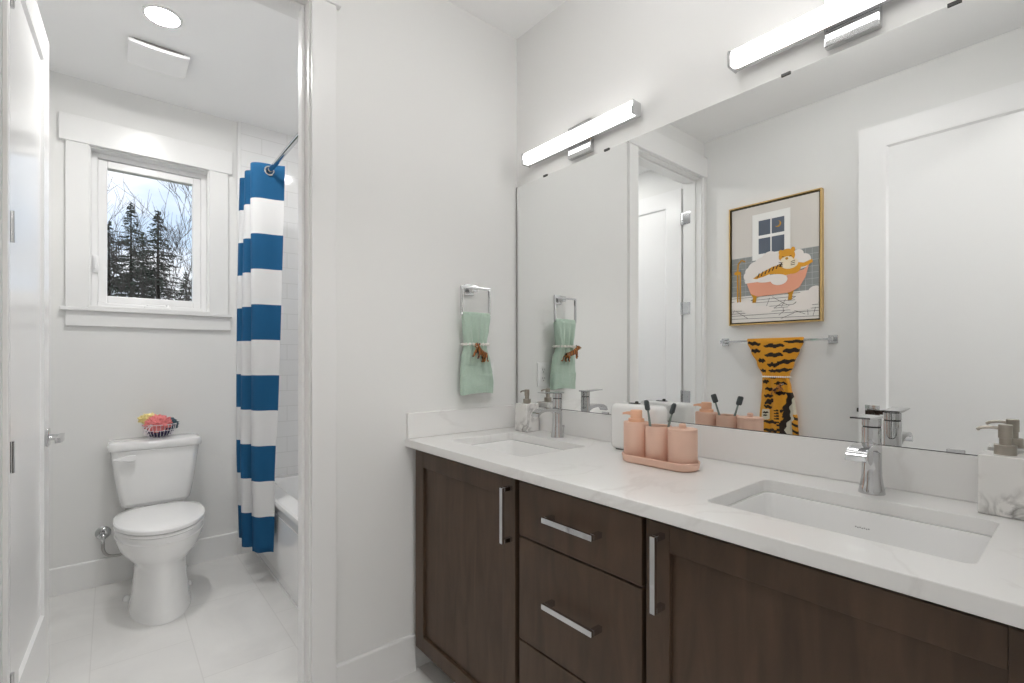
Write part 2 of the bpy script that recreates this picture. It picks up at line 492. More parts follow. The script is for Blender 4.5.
# stops
box(b, -0.075, -0.04, OY1 - 0.011, OY1, 0, OZ, 0.002)
box(b, -0.075, -0.04, OY0, OY0 + 0.011, 0, OZ, 0.002)
box(b, -0.075, -0.04, OY0 + 0.011, OY1 - 0.011, OZ - 0.011, OZ, 0.002)
struct('trim_2', b, 'trim_paint', 'white door jamb lining the toilet room doorway', 'door jamb')
b = BM()
cz = OZ + 0.006
box(b, 0, 0.018, OY1 + 0.005, -0.833, 0, cz, 0.002)
box(b, 0, 0.018, YB, OY0 - 0.005, 0, cz, 0.002)
box(b, 0, 0.024, YB, -0.818, cz, cz + 0.135, 0.002)
struct('trim_3', b, 'trim_paint', 'flat white casing around the toilet room doorway', 'door casing')
b = BM()
box(b, -PT - 0.018, -PT, OY1 + 0.005, -0.833, 0, cz, 0.002)
box(b, -PT - 0.018, -PT, OY0 - 0.09, OY0 - 0.005, 0, cz, 0.002)
box(b, -PT - 0.022, -PT, OY0 - 0.10, -0.82, cz, cz + 0.135, 0.002)
struct('trim_4', b, 'trim_paint', 'flat white casing on the toilet side of the doorway', 'door casing')

# ------------------------------------------------------------------ doors
def door_slab(w, h, t, stile=0.115, top=0.115, bot=0.27, rec=0.009):
    """hinge edge at x=0, free edge at x=w, thickness 0..-t in y"""
    b = BM()
    for (x0, x1, z0, z1) in ((0, stile, 0, h), (w - stile, w, 0, h), (stile, w - stile, 0, bot), (stile, w - stile, h - top, h)):
        box(b, x0, x1, -t, 0, z0, z1)
    box(b, stile, w - stile, -t + rec, -rec, bot, h - top)
    # bevelled sticking around the panel, both faces
    for yf, yp in ((0.0, -rec), (-t, -t + rec)):
        o = [(stile, bot), (w - stile, bot), (w - stile, h - top), (stile, h - top)]
        k = 0.010
        i = [(stile + k, bot + k), (w - stile - k, bot + k), (w - stile - k, h - top - k), (stile + k, h - top - k)]
        for q in range(4):
            r = (q + 1) % 4
            va = [b.verts.new((o[q][0], yf, o[q][1])), b.verts.new((o[r][0], yf, o[r][1])), b.verts.new((i[r][0], yp, i[r][1])), b.verts.new((i[q][0], yp, i[q][1]))]
            b.faces.new(va)
    return b

def lever_set(parent, xf, x, z, side, toward):
    """square rose with a flat lever; side +1 sits on y=0 face, -1 on the back face (y=-t)"""
    t = 0.035
    y0 = 0.0 if side > 0 else -t
    s = side
    b = BM()
    yy = sorted((y0, y0 + s * 0.008))
    box(b, x - 0.031, x + 0.031, yy[0], yy[1], z - 0.031, z + 0.031, 0.002)
    rose = obj('door_handle', b, 'chrome', parent, smooth=True, xf=xf)
    b = BM()
    lathe_axis(b, [(0.013, 0), (0.011, 0.012), (0.010, 0.04)], (x, y0 + s * 0.008, z), (0, s, 0), 20)
    yy = sorted((y0 + s * 0.034, y0 + s * 0.049))
    pr = []
    for k in range(9):
        u = k / 8
        dy = 0.003 * math.sin(u * PI) * s
        xx = x + toward * (-0.012 + 0.122 * u)
        hz = 0.012 - 0.003 * u
        pr.append([Vector((xx, yy[0] + dy, z - hz)), Vector((xx, yy[1] + dy, z - hz)), Vector((xx, yy[1] + dy, z + hz)), Vector((xx, yy[0] + dy, z + hz))])
    loft(b, pr)
    for f in b.faces: f.smooth = False
    l = obj('lever', b, 'chrome', rose, smooth=True, xf=xf)
    return rose

# door_1: open into the toilet room, hinge on the far jamb
a1 = math.radians(180 - 2.3)
d1 = thing('door_1', 'white one-panel door standing open into the toilet room, at the left edge', 'door', (-0.150, -1.640, 0.012), kind='structure')
X1 = Matrix.Translation((-0.150, -1.640, 0.012)) @ Matrix.Rotation(a1, 4, 'Z') @ Matrix.Diagonal((1, -1, 1, 1))
obj('door_panel', door_slab(0.685, 2.385, 0.035), 'door_paint', d1, xf=X1)
lever_set(d1, X1, 0.685 - 0.065, 0.905, +1, -1)
lever_set(d1, X1, 0.685 - 0.065, 0.905, -1, -1)
for z in (0.33, 0.945, 1.557, 2.18):
    b = BM()
    prism(b, [Vector((p.x, OY0 + 0.0005, p.y)) for p in rrect(-0.112, -0.080, z - 0.041, z + 0.041, 0, 0.006, 4)], (0, 0.0025, 0))   # leaf on the jamb
    box(b, -0.140, -0.112, OY0 + 0.0005, OY0 + 0.003, z - 0.041, z + 0.041)
    lathe(b, [(0.006, z - 0.042), (0.006, z + 0.042)], -0.1445, OY0 + 0.006, 14)
    for zz in (z - 0.028, z, z + 0.028):
        lathe_axis(b, [(0.0045, 0), (0.004, 0.001)], (-0.092 if zz != z else -0.102, OY0 + 0.003, zz), (0, 1, 0), 12)
    obj('hinge', b, 'chrome', d1, smooth=True)

# door_2: entry door folded back along the rear wall (seen in the mirror)
d2 = thing('door_2', 'white one-panel door folded open along the rear wall, reflected at the mirror edge', 'door', (1.665, -1.585, 0.012), kind='structure')
X2 = Matrix.Translation((1.665, -1.585, 0.012)) @ Matrix.Diagonal((-1, 1, 1, 1))
obj('door_panel', door_slab(0.76, 2.385, 0.035), 'door_paint_flat', d2, xf=X2)
lever_set(d2, X2, 0.70, 0.927, +1, -1)
lever_set(d2, X2, 0.70, 0.927, -1, -1)
b = BM()
box(b, 0.9035, 0.9048, -1.614, -1.590, 0.91, 0.967, 0.0004); box(b, 0.893, 0.904, -1.610, -1.596, 0.928, 0.950, 0.001)
obj('latch_plate', b, 'dark_metal', d2)

# ------------------------------------------------------------------ window
w1 = thing('window_1', 'white crank-out window above the toilet with trees outside', 'window', (XW - 0.08, -1.25, WZ0), kind='structure')
b = BM()   # reveal liner
box(b, XW - 0.15, XW + 0.001, WY0, WY0 + 0.012, WZ0, WZ1)
box(b, XW - 0.15, XW + 0.001, WY1 - 0.012, WY1, WZ0, WZ1)
box(b, XW - 0.15, XW + 0.001, WY0 + 0.012, WY1 - 0.012, WZ1 - 0.012, WZ1)
obj('window_jamb', b, 'trim_paint', w1)
def frame(b, x0, x1, y0, y1, z0, z1, w, bev=0.002):
    box(b, x0, x1, y0, y0 + w, z0, z1, bev); box(b, x0, x1, y1 - w, y1, z0, z1, bev)
    box(b, x0, x1, y0 + w, y1 - w, z0, z0 + w, bev); box(b, x0, x1, y0 + w, y1 - w, z1 - w, z1, bev)
b = BM()
frame(b, XW - 0.14, XW - 0.062, WY0 + 0.012, WY1 - 0.012, WZ0 + 0.012, WZ1 - 0.012, 0.026)
obj('window_frame', b, 'vinyl', w1)
b = BM()
frame(b, XW - 0.125, XW - 0.075, WY0 + 0.038, WY1 - 0.038, WZ0 + 0.038, WZ1 - 0.040, 0.040, 0.004)
sash = obj('window_sash', b, 'vinyl', w1)
b = BM()
box(b, XW - 0.108, XW - 0.104, WY0 + 0.076, WY1 - 0.076, WZ0 + 0.076, WZ1 - 0.078)
obj('window_glass', b, 'window_glass', sash)
b = BM()   # crank: cover and folded handle
box(b, XW - 0.062, XW - 0.036, -1.285, -1.165, WZ0 + 0.013, WZ0 + 0.030, 0.004)
box(b, XW - 0.056, XW - 0.042, -1.275, -1.185, WZ0 + 0.030, WZ0 + 0.040, 0.003)
lathe(b, [(0.008, WZ0 + 0.028), (0.008, WZ0 + 0.044)], XW - 0.049, -1.18, 14)
obj('window_crank', b, 'vinyl', w1, smooth=True)
b = BM()
box(b, XW - 0.125, XW - 0.10, -1.262, -1.18, WZ0 + 0.0395, WZ0 + 0.046)
obj('sash_label', b, 'slot_dark', w1)
b = BM()   # latch on the left stile
box(b, XW - 0.062, XW - 0.050, WY0 + 0.017, WY0 + 0.041, 1.675, 1.765, 0.004)
box(b, XW - 0.050, XW - 0.040, WY0 + 0.023, WY0 + 0.034, 1.69, 1.755, 0.003)
obj('window_latch', b, 'vinyl', w1, smooth=True)
t1 = thing('trim_5', 'flat white window casing with sill and apron above the toilet', 'window casing', (XW, -1.25, 1.37), kind='structure')
b = BM(); box(b, XW, XW + 0.02, -1.612, WY0 + 0.006, WZ0, WZ1 - 0.004, 0.002); box(b, XW, XW + 0.02, WY1 - 0.006, -0.882, WZ0, WZ1 - 0.004, 0.002)
obj('side_casing', b, 'trim_paint', t1)
b = BM(); box(b, XW, XW + 0.026, -1.637, -0.860, WZ1 - 0.004, WZ1 + 0.132, 0.003)
obj('head_casing', b, 'trim_paint', t1)
b = BM(); box(b, XW - 0.062, XW + 0.036, WY0 + 0.0, WY1, WZ0 - 0.002, WZ0 + 0.012, 0.002); box(b, XW, XW + 0.036, -1.632, -0.862, WZ0 - 0.017, WZ0 + 0.0, 0.003)
obj('window_sill', b, 'trim_paint', t1)
b = BM(); box(b, XW, XW + 0.018, -1.612, -0.870, 1.378, WZ0 - 0.017, 0.002)
obj('apron', b, 'trim_paint', t1)

# ------------------------------------------------------------------ toilet room fittings
b = BM()
DL = (-0.852, -1.262)
cl = thing('ceiling_light', 'round white recessed disc light glowing in the toilet room ceiling', 'ceiling light', (DL[0], DL[1], H))
lathe(b, [(0.072, H), (0.072, H - 0.005), (0.066, H - 0.008), (0.0605, H - 0.007), (0.0605, H)], *DL)
obj('trim_ring', b, 'trim_paint', cl, smooth=True)
b = BM(); lathe(b, [(0.060, H - 0.001), (0.060, H - 0.0065), (0.05, H - 0.0075)], *DL)
obj('diffuser', b, 'lamp_disc', cl)

b = BM()
cl2 = thing('ceiling_light', 'added round disc light, out of view, brightening the bathtub alcove', 'ceiling light', (-0.85, -0.36, H))  # unseen fixture, added to lift the tile beside the curtain
lathe(b, [(0.088, H), (0.088, H - 0.006), (0.080, H - 0.010), (0.074, H - 0.009), (0.074, H)], -0.85, -0.36)
obj('trim_ring', b, 'trim_paint', cl2, smooth=True)
b = BM(); lathe(b, [(0.0735, H - 0.001), (0.0735, H - 0.0085), (0.06, H - 0.0095)], -0.85, -0.36)
obj('diffuser', b, 'fill_tub', cl2)

fan = thing('exhaust_fan', 'square white exhaust fan cover on the toilet room ceiling', 'fan', (-1.2, -1.255, H))
b = BM(); box(b, -1.285, -1.105, -1.352, -1.160, H - 0.014, H, 0.002)
obj('housing', b, 'steel_hose', fan)
b = BM()   # cover plate bowed between two edges
rings = []
for k in range(13):
    u = k / 12; y = -1.372 + 0.232 * u
    dz = 0.007 * (1 - (2 * u - 1) ** 2)
    rings.append([Vector((-1.300, y, H - 0.012 - dz)), Vector((-1.090, y, H - 0.012 - dz)), Vector((-1.090, y, H - 0.026 - dz)), Vector((-1.300, y, H - 0.026 - dz))])
loft(b, rings)
obj('cover', b, 'acrylic', fan, smooth=True)

# toilet -----------------------------------------------------------
TY = -1.243
toi = thing('toilet', 'white two-piece toilet with closed lid under the window', 'toilet', (-1.3, TY, 0))
def egg(x_back, x_front, hw, z, n=48, p=2.3, pf=2.0):
    """plan outline: squarish at the back (low x), rounded at the front"""
    xc = x_back + (x_front - x_back) * 0.42
    pts = []
    for i in range(n):
        a = 2 * PI * i / n
        c, s = math.cos(a), math.sin(a)
        if c >= 0:
            xx = xc + (x_front - xc) * abs(c) ** (2 / pf); yy = hw * math.copysign(abs(s) ** (2 / pf), s)
        else:
            xx = xc - (xc - x_back) * abs(c) ** (2 / 3.2); yy = hw * math.copysign(abs(s) ** (2 / 2.4), s)
        pts.append(Vector((xx, TY + yy, z)))
    return pts
b = BM()
loft(b, [egg(-1.46, -1.012, 0.126, 0.0), egg(-1.46, -1.016, 0.126, 0.012), egg(-1.45, -1.034, 0.116, 0.05), egg(-1.44, -1.048, 0.108, 0.15),
         egg(-1.44, -1.05, 0.106, 0.22), egg(-1.45, -1.042, 0.112, 0.25), egg(-1.47, -1.02, 0.140, 0.275), egg(-1.49, -0.995, 0.164, 0.31), egg(-1.49, -0.981, 0.176, 0.35),
         egg(-1.49, -0.976, 0.180, 0.372), egg(-1.49, -0.980, 0.177, 0.376), egg(-1.49, -0.977, 0.179, 0.392), egg(-1.49, -0.981, 0.176, 0.400), egg(-1.48, -1.03, 0.13, 0.401)])
obj('bowl', b, 'porcelain', toi, smooth=True)
b = BM()
def slab_egg(b, z0, z1, xb, xf, hw, dome=0.0):
    loft(b, [egg(xb + .006, xf - .006, hw - .006, z0), egg(xb, xf, hw, z0 + 0.004), egg(xb, xf, hw, z1 - 0.006), egg(xb + .005, xf - .005, hw - .005, z1 - 0.001),
             egg(xb + .03, xf - .03, hw - .03, z1 + dome * .5), egg(xb + .10, xf - .12, hw - .10, z1 + dome)])
slab_egg(b, 0.4015, 0.4175, -1.455, -0.972, 0.181)
obj('seat', b, 'acrylic', toi, smooth=True)
b = BM()
slab_egg(b, 0.4205, 0.444, -1.46, -0.968, 0.183, 0.004)
obj('lid', b, 'acrylic', toi, smooth=True)
for sgn in (-1, 1):
    b = BM(); box(b, -1.50, -1.462, TY + sgn * 0.08 - 0.02, TY + sgn * 0.08 + 0.02, 0.4015, 0.434, 0.006)
    obj('seat_hinge', b, 'acrylic', toi, smooth=True)
b = BM()   # rear of the bowl under the tank
loft(b, [rrect(-1.66, -1.44, TY - 0.085, TY + 0.085, 0.0, 0.03), rrect(-1.66, -1.44, TY - 0.08, TY + 0.08, 0.2, 0.03), rrect(-1.67, -1.45, TY - 0.13, TY + 0.13, 0.36, 0.03), rrect(-1.67, -1.46, TY - 0.13, TY + 0.13, 0.40, 0.03)])
obj('base', b, 'porcelain', toi, smooth=True)
b = BM()
loft(b, [rrect(-1.672, -1.535, TY - 0.138, TY + 0.138, 0.425, 0.03), rrect(-1.678, -1.515, TY - 0.153, TY + 0.153, 0.446, 0.035), rrect(-1.68, -1.508, TY - 0.167, TY + 0.167, 0.52, 0.035),
         rrect(-1.682, -1.496, TY - 0.192, TY + 0.192, 0.724, 0.035), rrect(-1.682, -1.498, TY - 0.190, TY + 0.190, 0.729, 0.035)])
obj('tank', b, 'porcelain', toi, smooth=True)
b = BM(); box(b, -1.60, -1.56, TY - 0.05, TY + 0.05, 0.400, 0.426)
obj('tank_gasket', b, 'slot_dark', toi)
b = BM()
loft(b, [rrect(-1.690, -1.490, TY - 0.201, TY + 0.201, 0.731, 0.035), rrect(-1.692, -1.486, TY - 0.204, TY + 0.204, 0.737, 0.037), rrect(-1.692, -1.486, TY - 0.204, TY + 0.204, 0.761, 0.037),
         rrect(-1.688, -1.491, TY - 0.199, TY + 0.199, 0.771, 0.035), rrect(-1.675, -1.505, TY - 0.185, TY + 0.185, 0.775, 0.03)])
obj('tank_lid', b, 'porcelain', toi, smooth=True)
b = BM()   # trip lever on the tank front, pointing to the corner
lathe_axis(b, [(0.015, 0), (0.015, 0.006), (0.011, 0.012)], (-1.497, -1.352, 0.692), (1, 0, 0), 20)
loft(b, [[Vector((-1.488 + dx, y, 0.692 + dz + q)) for dx, dz in ((0, -h), (0.010, -h * .8), (0.010, h * .8), (0, h))] for y, h, q in ((-1.334, 0.015, 0), (-1.356, 0.018, 0), (-1.39, 0.011, 0.001), (-1.424, 0.004, 0.002))])
obj('flush_lever', b, 'acrylic', toi, smooth=True)
for sgn in (-1, 1):
    b = BM(); lathe(b, [(0.018, 0.0), (0.018, 0.012), (0.012, 0.022), (0.004, 0.026)], -1.40, TY + sgn * 0.127, 20)
    obj('bolt_cap', b, 'porcelain', toi, smooth=True)

sv = thing('supply_valve', 'chrome water shut-off valve with looped hose on the wall beside the toilet', 'valve', (XW, -1.464, 0.277))
b = BM(); lathe_axis(b, [(0.034, 0), (0.034, 0.004), (0.028, 0.010), (0.016, 0.013)], (XW, -1.464, 0.277), (1, 0, 0), 28)
obj('escutcheon', b, 'chrome', sv, smooth=True)
b = BM()
lathe_axis(b, [(0.009, 0.010), (0.009, 0.05), (0.013, 0.05), (0.013, 0.075)], (XW, -1.464, 0.277), (1, 0, 0), 18)
lathe_axis(b, [(0.011, 0.0), (0.014, 0.012), (0.0145, 0.020), (0.008, 0.024)], (XW + 0.075, -1.464, 0.277), (1, 0, 0), 18)
lathe(b, [(0.007, 0.235), (0.007, 0.27)], XW + 0.062, -1.464, 14)
obj('valve_body', b, 'chrome', sv, smooth=True)
b = BM()
tube(b, smoothpath([(XW + 0.062, -1.464, 0.238), (XW + 0.062, -1.462, 0.20), (XW + 0.064, -1.445, 0.172), (XW + 0.066, -1.41, 0.162), (XW + 0.068, -1.385, 0.172), (XW + 0.069, -1.372, 0.25), (XW + 0.07, -1.368, 0.36), (XW + 0.07, -1.365, 0.430)], 8), 0.0075, 10)
obj('hose', b, 'steel_hose', sv, smooth=True)

# basket of bath poufs on the tank ---------------------------------
BX, BY, BZ = -1.59, -1.226, 0.7755
bk = thing('wire_basket', 'small white wire basket of bath poufs on the toilet tank', 'basket', (BX, BY, BZ))
b = BM()
for r, z in ((0.076, 0.074), (0.069, 0.042), (0.046, 0.003)):
    tube(b, [Vector((BX + r * math.cos(2 * PI * i / 28), BY + r * math.sin(2 * PI * i / 28), BZ + z)) for i in range(28)], 0.0016, 6, loop=True)
for i in range(26):
    a = 2 * PI * i / 26
    tube(b, smoothpath([(BX + r * math.cos(a), BY + r * math.sin(a), BZ + z) for r, z in ((0.0, 0.0025), (0.046, 0.003), (0.069, 0.042), (0.076, 0.074))], 3), 0.0013, 5)
obj('wire_frame', b, 'wire', bk, smooth=True)
def pouf(name, c, r, m, label, sc=(1, 1, 1), seed=1):
    """ruffled netting: a ball folded by many ridges"""
    rnd = random.Random(seed)
    b = BM()
    res = bmesh.ops.create_icosphere(b, subdivisions=5, radius=1.0)
    off = Vector((rnd.random() * 20, rnd.random() * 20, rnd.random() * 20))
    for v in b.verts:
        d = v.co.normalized()
        rid = abs(noise.noise(d * 4.0 + off)) * 1.5 + abs(noise.noise(d * 9.0 + off)) * 0.8
        k = r * (0.72 + 0.42 * rid)
        v.co = Vector((c[0] + d.x * k * sc[0], c[1] + d.y * k * sc[1], c[2] + d.z * k * sc[2]))
    o = obj(name, b, m, smooth=False)
    for p in o.data.polygons: p.use_smooth = True
    return tag(o, label, 'bath pouf', 'bath poufs in the wire basket')
pouf('bath_pouf', (BX - 0.002, BY - 0.002, BZ + 0.036), 0.046, 'pouf_purple', 'dark purple bath pouf at the bottom of the wire basket', (1.1, 1.1, 0.68), 3)
pouf('bath_pouf', (BX + 0.024, BY - 0.006, BZ + 0.078), 0.050, 'pouf_pink', 'coral pink bath pouf on top of the wire basket', (1, 1.15, 0.9), 5)
pouf('bath_pouf', (BX - 0.018, BY - 0.044, BZ + 0.104), 0.034, 'pouf_yellow', 'pale yellow bath pouf leaning on the basket rim', (1, 1.35, 0.78), 8)
pouf('bath_pouf', (BX - 0.014, BY + 0.048, BZ + 0.066), 0.034, 'pouf_teal', 'dark teal bath pouf beside the pink one', (1, 1.1, 1.0), 11)
b = BM()
tube(b, smoothpath([(BX + 0.062, BY - 0.040, BZ + 0.080), (BX + 0.074, BY - 0.062, BZ + 0.060), (BX + 0.078, BY - 0.074, BZ + 0.034), (BX + 0.076, BY - 0.066, BZ + 0.026), (BX + 0.078, BY - 0.054, BZ + 0.050), (BX + 0.066, BY - 0.036, BZ + 0.079)], 6), 0.002, 6)
obj('hanging_cord', b, 'wire', bk, smooth=True)

# bathtub ----------------------------------------------------------
TX0, TX1 = XW + 0.0205, -PT - 0.0145
tub = thing('bathtub', 'white alcove bathtub with a rounded rim behind the curtain', 'bathtub', ((TX0 + TX1) / 2, -0.36, 0))
b = BM()
zt = 0.45
loft(b, [rrect(TX0, TX1, -0.735, YS - 0.002, 0.001, 0.004), rrect(TX0, TX1, -0.735, YS - 0.002, 0.40, 0.004), rrect(TX0, TX1, -0.738, YS - 0.002, 0.405, 0.004), rrect(TX0, TX1, -0.752, YS - 0.002, 0.412, 0.004), rrect(TX0, TX1, -0.756, YS - 0.002, 0.425, 0.006), rrect(TX0, TX1, -0.754, YS - 0.002, zt - 0.008, 0.006),
         rrect(TX0 + .004, TX1 - .004, -0.746, YS - 0.006, zt, 0.008), rrect(TX0 + 0.07, TX1 - 0.07, -0.665, -0.06, zt, 0.09), rrect(TX0 + 0.085, TX1 - 0.085, -0.65, -0.075, zt - 0.015, 0.09),
         rrect(TX0 + 0.14, TX1 - 0.16, -0.62, -0.10, 0.12, 0.1), rrect(TX0 + 0.20, TX1 - 0.25, -0.57, -0.15, 0.08, 0.1)])
obj('tub_shell', b, 'acrylic', tub, smooth=True)
b = BM()   # shallow raised apron panel
loft(b, [[Vector((x, y, z)) for x, z in ((TX0 + 0.06 + k, 0.05 + k), (TX1 - 0.06 - k, 0.05 + k), (TX1 - 0.06 - k, 0.36 - k), (TX0 + 0.06 + k, 0.36 - k))] for y, k in ((-0.7352, 0), (-0.739, 0.006))])
obj('apron_panel', b, 'acrylic', tub)
b = BM(); box(b, TX0, TX1, -0.741, -0.736, 0.0005, 0.008, 0.001)
struct('trim_6', b, 'trim_paint', 'thin white sealant strip where the tub meets the floor', 'trim')

# shower rod and curtain -------------------------------------------
RZ, RY = 2.215, -0.778
rod = thing('shower_rod', 'chrome shower curtain rod spanning the tub alcove', 'curtain rod', (-0.9, RY, RZ))
b = BM(); tube(b, [(TX0 - 0.001, RY, RZ), (TX1 + 0.001, RY, RZ)], 0.0125, 20)
obj('rod', b, 'chrome', rod, smooth=True)
for x, s in ((TX0 - 0.0005, 1), (TX1 + 0.0005, -1)):
    b = BM(); lathe_axis(b, [(0.036, 0), (0.036, 0.006), (0.024, 0.016), (0.016, 0.024)], (x, RY, RZ), (s, 0, 0), 24)
    obj('flange', b, 'chrome', rod, smooth=True)

cur = thing('shower_curtain', 'navy and white wide-striped shower curtain bunched at the rod\'s far end', 'shower curtain', (-1.3, RY, 0.17))
NP, ZT, ZB = 5, 2.252, 0.172
b = BM()
uvl = b.loops.layers.uv.new('UVMap')
NU, NV = 22 * NP, 60
def curt(u, v):
    """u along the cloth (0 = front fold), v 0 top .. 1 bottom"""
    p = u * NP
    i = int(min(p, NP - 1e-6)); f = p - i
    x_i = -1.150 - 0.072 * i - 0.006 * (i % 2)
    # each fold: a nearly flat panel between rounded turns
    ph = PI * f
    c = math.cos(ph); sgn = 1 if i % 2 == 0 else -1
    sq = math.copysign(abs(c) ** 0.55, c) * sgn
    amp = 0.076 * (1 - 0.38 * v ** 1.3)
    mid = RY - 0.004 - 0.028 * min(1, v * 1.3)
    wob = 0.008 * math.sin(3.1 * v + i) * v
    if sq < 0: amp *= (1 - 0.30 * v ** 1.2) if p < 2 else (1 + 0.22 * v)
    y = mid + sq * amp + wob
    y = min(y, -0.758 + 0.06 * max(0, 1 - v / 0.8) + (0.0 if v > 0.8 else 0.0)) if v > 0.7 else y
    bend = (1 - abs(c) ** 3) * (0.016 + 0.026 * v)
    x = x_i - 0.072 * f + 0.036 - bend * 0.3 + (0.020 + 0.010 * v) * math.sin(ph) * 0.9
    z = ZT + (ZB - ZT) * v + 0.004 * math.sin(9 * u) * v
    return Vector((x, y, z))
V = [[b.verts.new(curt(i / NU, j / NV)) for j in range(NV + 1)] for i in range(NU + 1)]
for i in range(NU):
    for j in range(NV):
        f = b.faces.new((V[i][j], V[i + 1][j], V[i + 1][j + 1], V[i][j + 1])); f.smooth = True
        for l, (uu, vv) in zip(f.loops, ((i, j), (i + 1, j), (i + 1, j + 1), (i, j + 1))):
            l[uvl].uv = (uu / NU, vv / NV)
o = obj('fabric', b, 'curtain_fabric', cur, recalc=False)
sm = o.modifiers.new('thickness', 'SOLIDIFY'); sm.thickness = 0.0012
for i in range(NP):
    xm = -1.150 - 0.072 * i - 0.006 * (i % 2) + 0.0 + 0.018
    b = BM()
    ring = []
    for k in range(28):
        a = 2 * PI * k / 28
        ring.append([Vector((xm + dx, RY + rr * math.cos(a), RZ + rr * math.sin(a))) for rr, dx in ((0.0165, -0.003), (0.026, -0.003), (0.0265, 0.0), (0.023, 0.003), (0.019, 0.003), (0.0165, 0.0))])
    loft(b, ring, loop=True)
    obj('grommet', b, 'chrome', cur, smooth=True)

# ------------------------------------------------------------------ vanity
CT = 0.90           # counter top height
CF = -0.564         # counter front
VX1 = 1.715
van = thing('vanity_cabinet', 'dark stained wood double vanity with chrome bar pulls', 'vanity', (0.86, -0.27, 0))
YF = -0.518         # face of the box; doors sit in front
b = BM()
box(b, 0.001, 0.019, YF, -0.003, 0.10, 0.869)
box(b, VX1 - 0.02, VX1 - 0.001, YF, -0.003, 0.10, 0.869)
box(b, 0.019, VX1 - 0.02, YF, -0.003, 0.10, 0.118)
box(b, 0.019, VX1 - 0.02, -0.010, -0.003, 0.118, 0.869)
for x in (0.636, 1.064):
    box(b, x, x + 0.012, YF + 0.06, -0.010, 0.118, 0.74)
box(b, 0.019, VX1 - 0.02, YF, YF + 0.018, 0.835, 0.869)
box(b, 0.001, 0.036, YF - 0.001, YF + 0.018, 0.10, 0.869)      # filler by the wall
box(b, VX1 - 0.035, VX1 - 0.001, YF - 0.001, YF + 0.018, 0.10, 0.869)
obj('carcass', b, 'dark_wood', van)
b = BM(); box(b, 0.001, VX1 - 0.001, YF + 0.075, YF + 0.09, 0.0, 0.10)
obj('toe_kick', b, 'dark_wood', van)
YD = YF - 0.021
def shaker(x0, x1, z0, z1, st=0.057, rec=0.010):
    b = BM()
    y0, y1 = YD, YF - 0.0015
    box(b, x0, x0 + st, y0, y1, z0, z1, 0.0015); box(b, x1 - st, x1, y0, y1, z0, z1, 0.0015)
    box(b, x0 + st, x1 - st, y0, y1, z0, z0 + st, 0.0015); box(b, x0 + st, x1 - st, y0, y1, z1 - st, z1, 0.0015)
    box(b, x0 + st - 0.002, x1 - st + 0.002, y0 + rec, y1 - 0.002, z0 + st - 0.002, z1 - st + 0.002)
    return b
def pull(parent, x0, x1, z0, z1):
    """flat square bar on two posts; runs along the longer side"""
    b = BM()
    yb = YD - 0.030
    box(b, x0, x1, yb - 0.009, yb, z0, z1, 0.0008)
    w = 0.012
    if x1 - x0 > z1 - z0:
        for xx in (x0, x1 - w): box(b, xx, xx + w, yb, YD, z0, z1, 0.0008)
    else:
        for zz in (z0, z1 - w): box(b, x0, x1, yb, YD, zz, zz + w, 0.0008)
    return obj('handle', b, 'chrome', parent)
DZ0, DZ1 = 0.112, 0.858
d = obj('door', shaker(0.038, 0.627, DZ0, DZ1), 'dark_wood', van); pull(d, 0.603, 0.615, 0.678, 0.838)
d = obj('door', shaker(1.069, 1.677, DZ0, DZ1), 'dark_wood', van); pull(d, 1.104, 1.116, 0.680, 0.840)
for z0, z1, hz in ((0.706, DZ1, 0.789), (0.414, 0.701, 0.566), (DZ0, 0.409, 0.276)):
    b = BM(); box(b, 0.645, 1.058, YD, YF - 0.0015, z0, z1, 0.0015)
    d = obj('drawer', b, 'dark_wood', van); pull(d, 0.777, 0.947, hz - 0.007, hz + 0.007)

# counter with two cut-outs ----------------------------------------
SINKS = ((0.135, 0.553, -0.445, -0.145), (1.155, 1.578, -0.448, -0.150))
b = BM()
outer = [Vector((0.001, CF, CT)), Vector((VX1, CF, CT)), Vector((VX1, -0.002, CT)), Vector((0.001, -0.002, CT))]
es = []
def loop_edges(pts):
    vs = [b.verts.new(p) for p in pts]
    return [b.edges.new((vs[i], vs[(i + 1) % len(vs)])) for i in range(len(vs))]
es += loop_edges(outer)
for (x0, x1, y0, y1) in SINKS: es += loop_edges(rrect(x0, x1, y0, y1, CT, 0.018, 6))
r = bmesh.ops.triangle_fill(b, use_beauty=True, use_dissolve=False, edges=es)
ex = bmesh.ops.extrude_face_region(b, geom=b.faces[:])
for v in [g for g in ex['geom'] if isinstance(g, bmesh.types.BMVert)]: v.co.z -= 0.03
o = obj('countertop', b, 'quartz', bevel=0.002)
tag(o, 'long white quartz countertop with two sink cut-outs on the dark vanity', 'countertop')
b = BM(); box(b, 0.021, VX1, -0.022, -0.001, CT + 0.0005, 0.998, 0.0015)
tag(obj('backsplash', b, 'quartz'), 'low white quartz backsplash strip under the mirror', 'backsplash')
b = BM(); box(b, 0.0005, 0.020, CF + 0.004, -0.001, CT + 0.0005, 0.998, 0.0015)
tag(obj('side_splash', b, 'quartz'), 'short white quartz splash on the wall under the towel ring', 'backsplash')

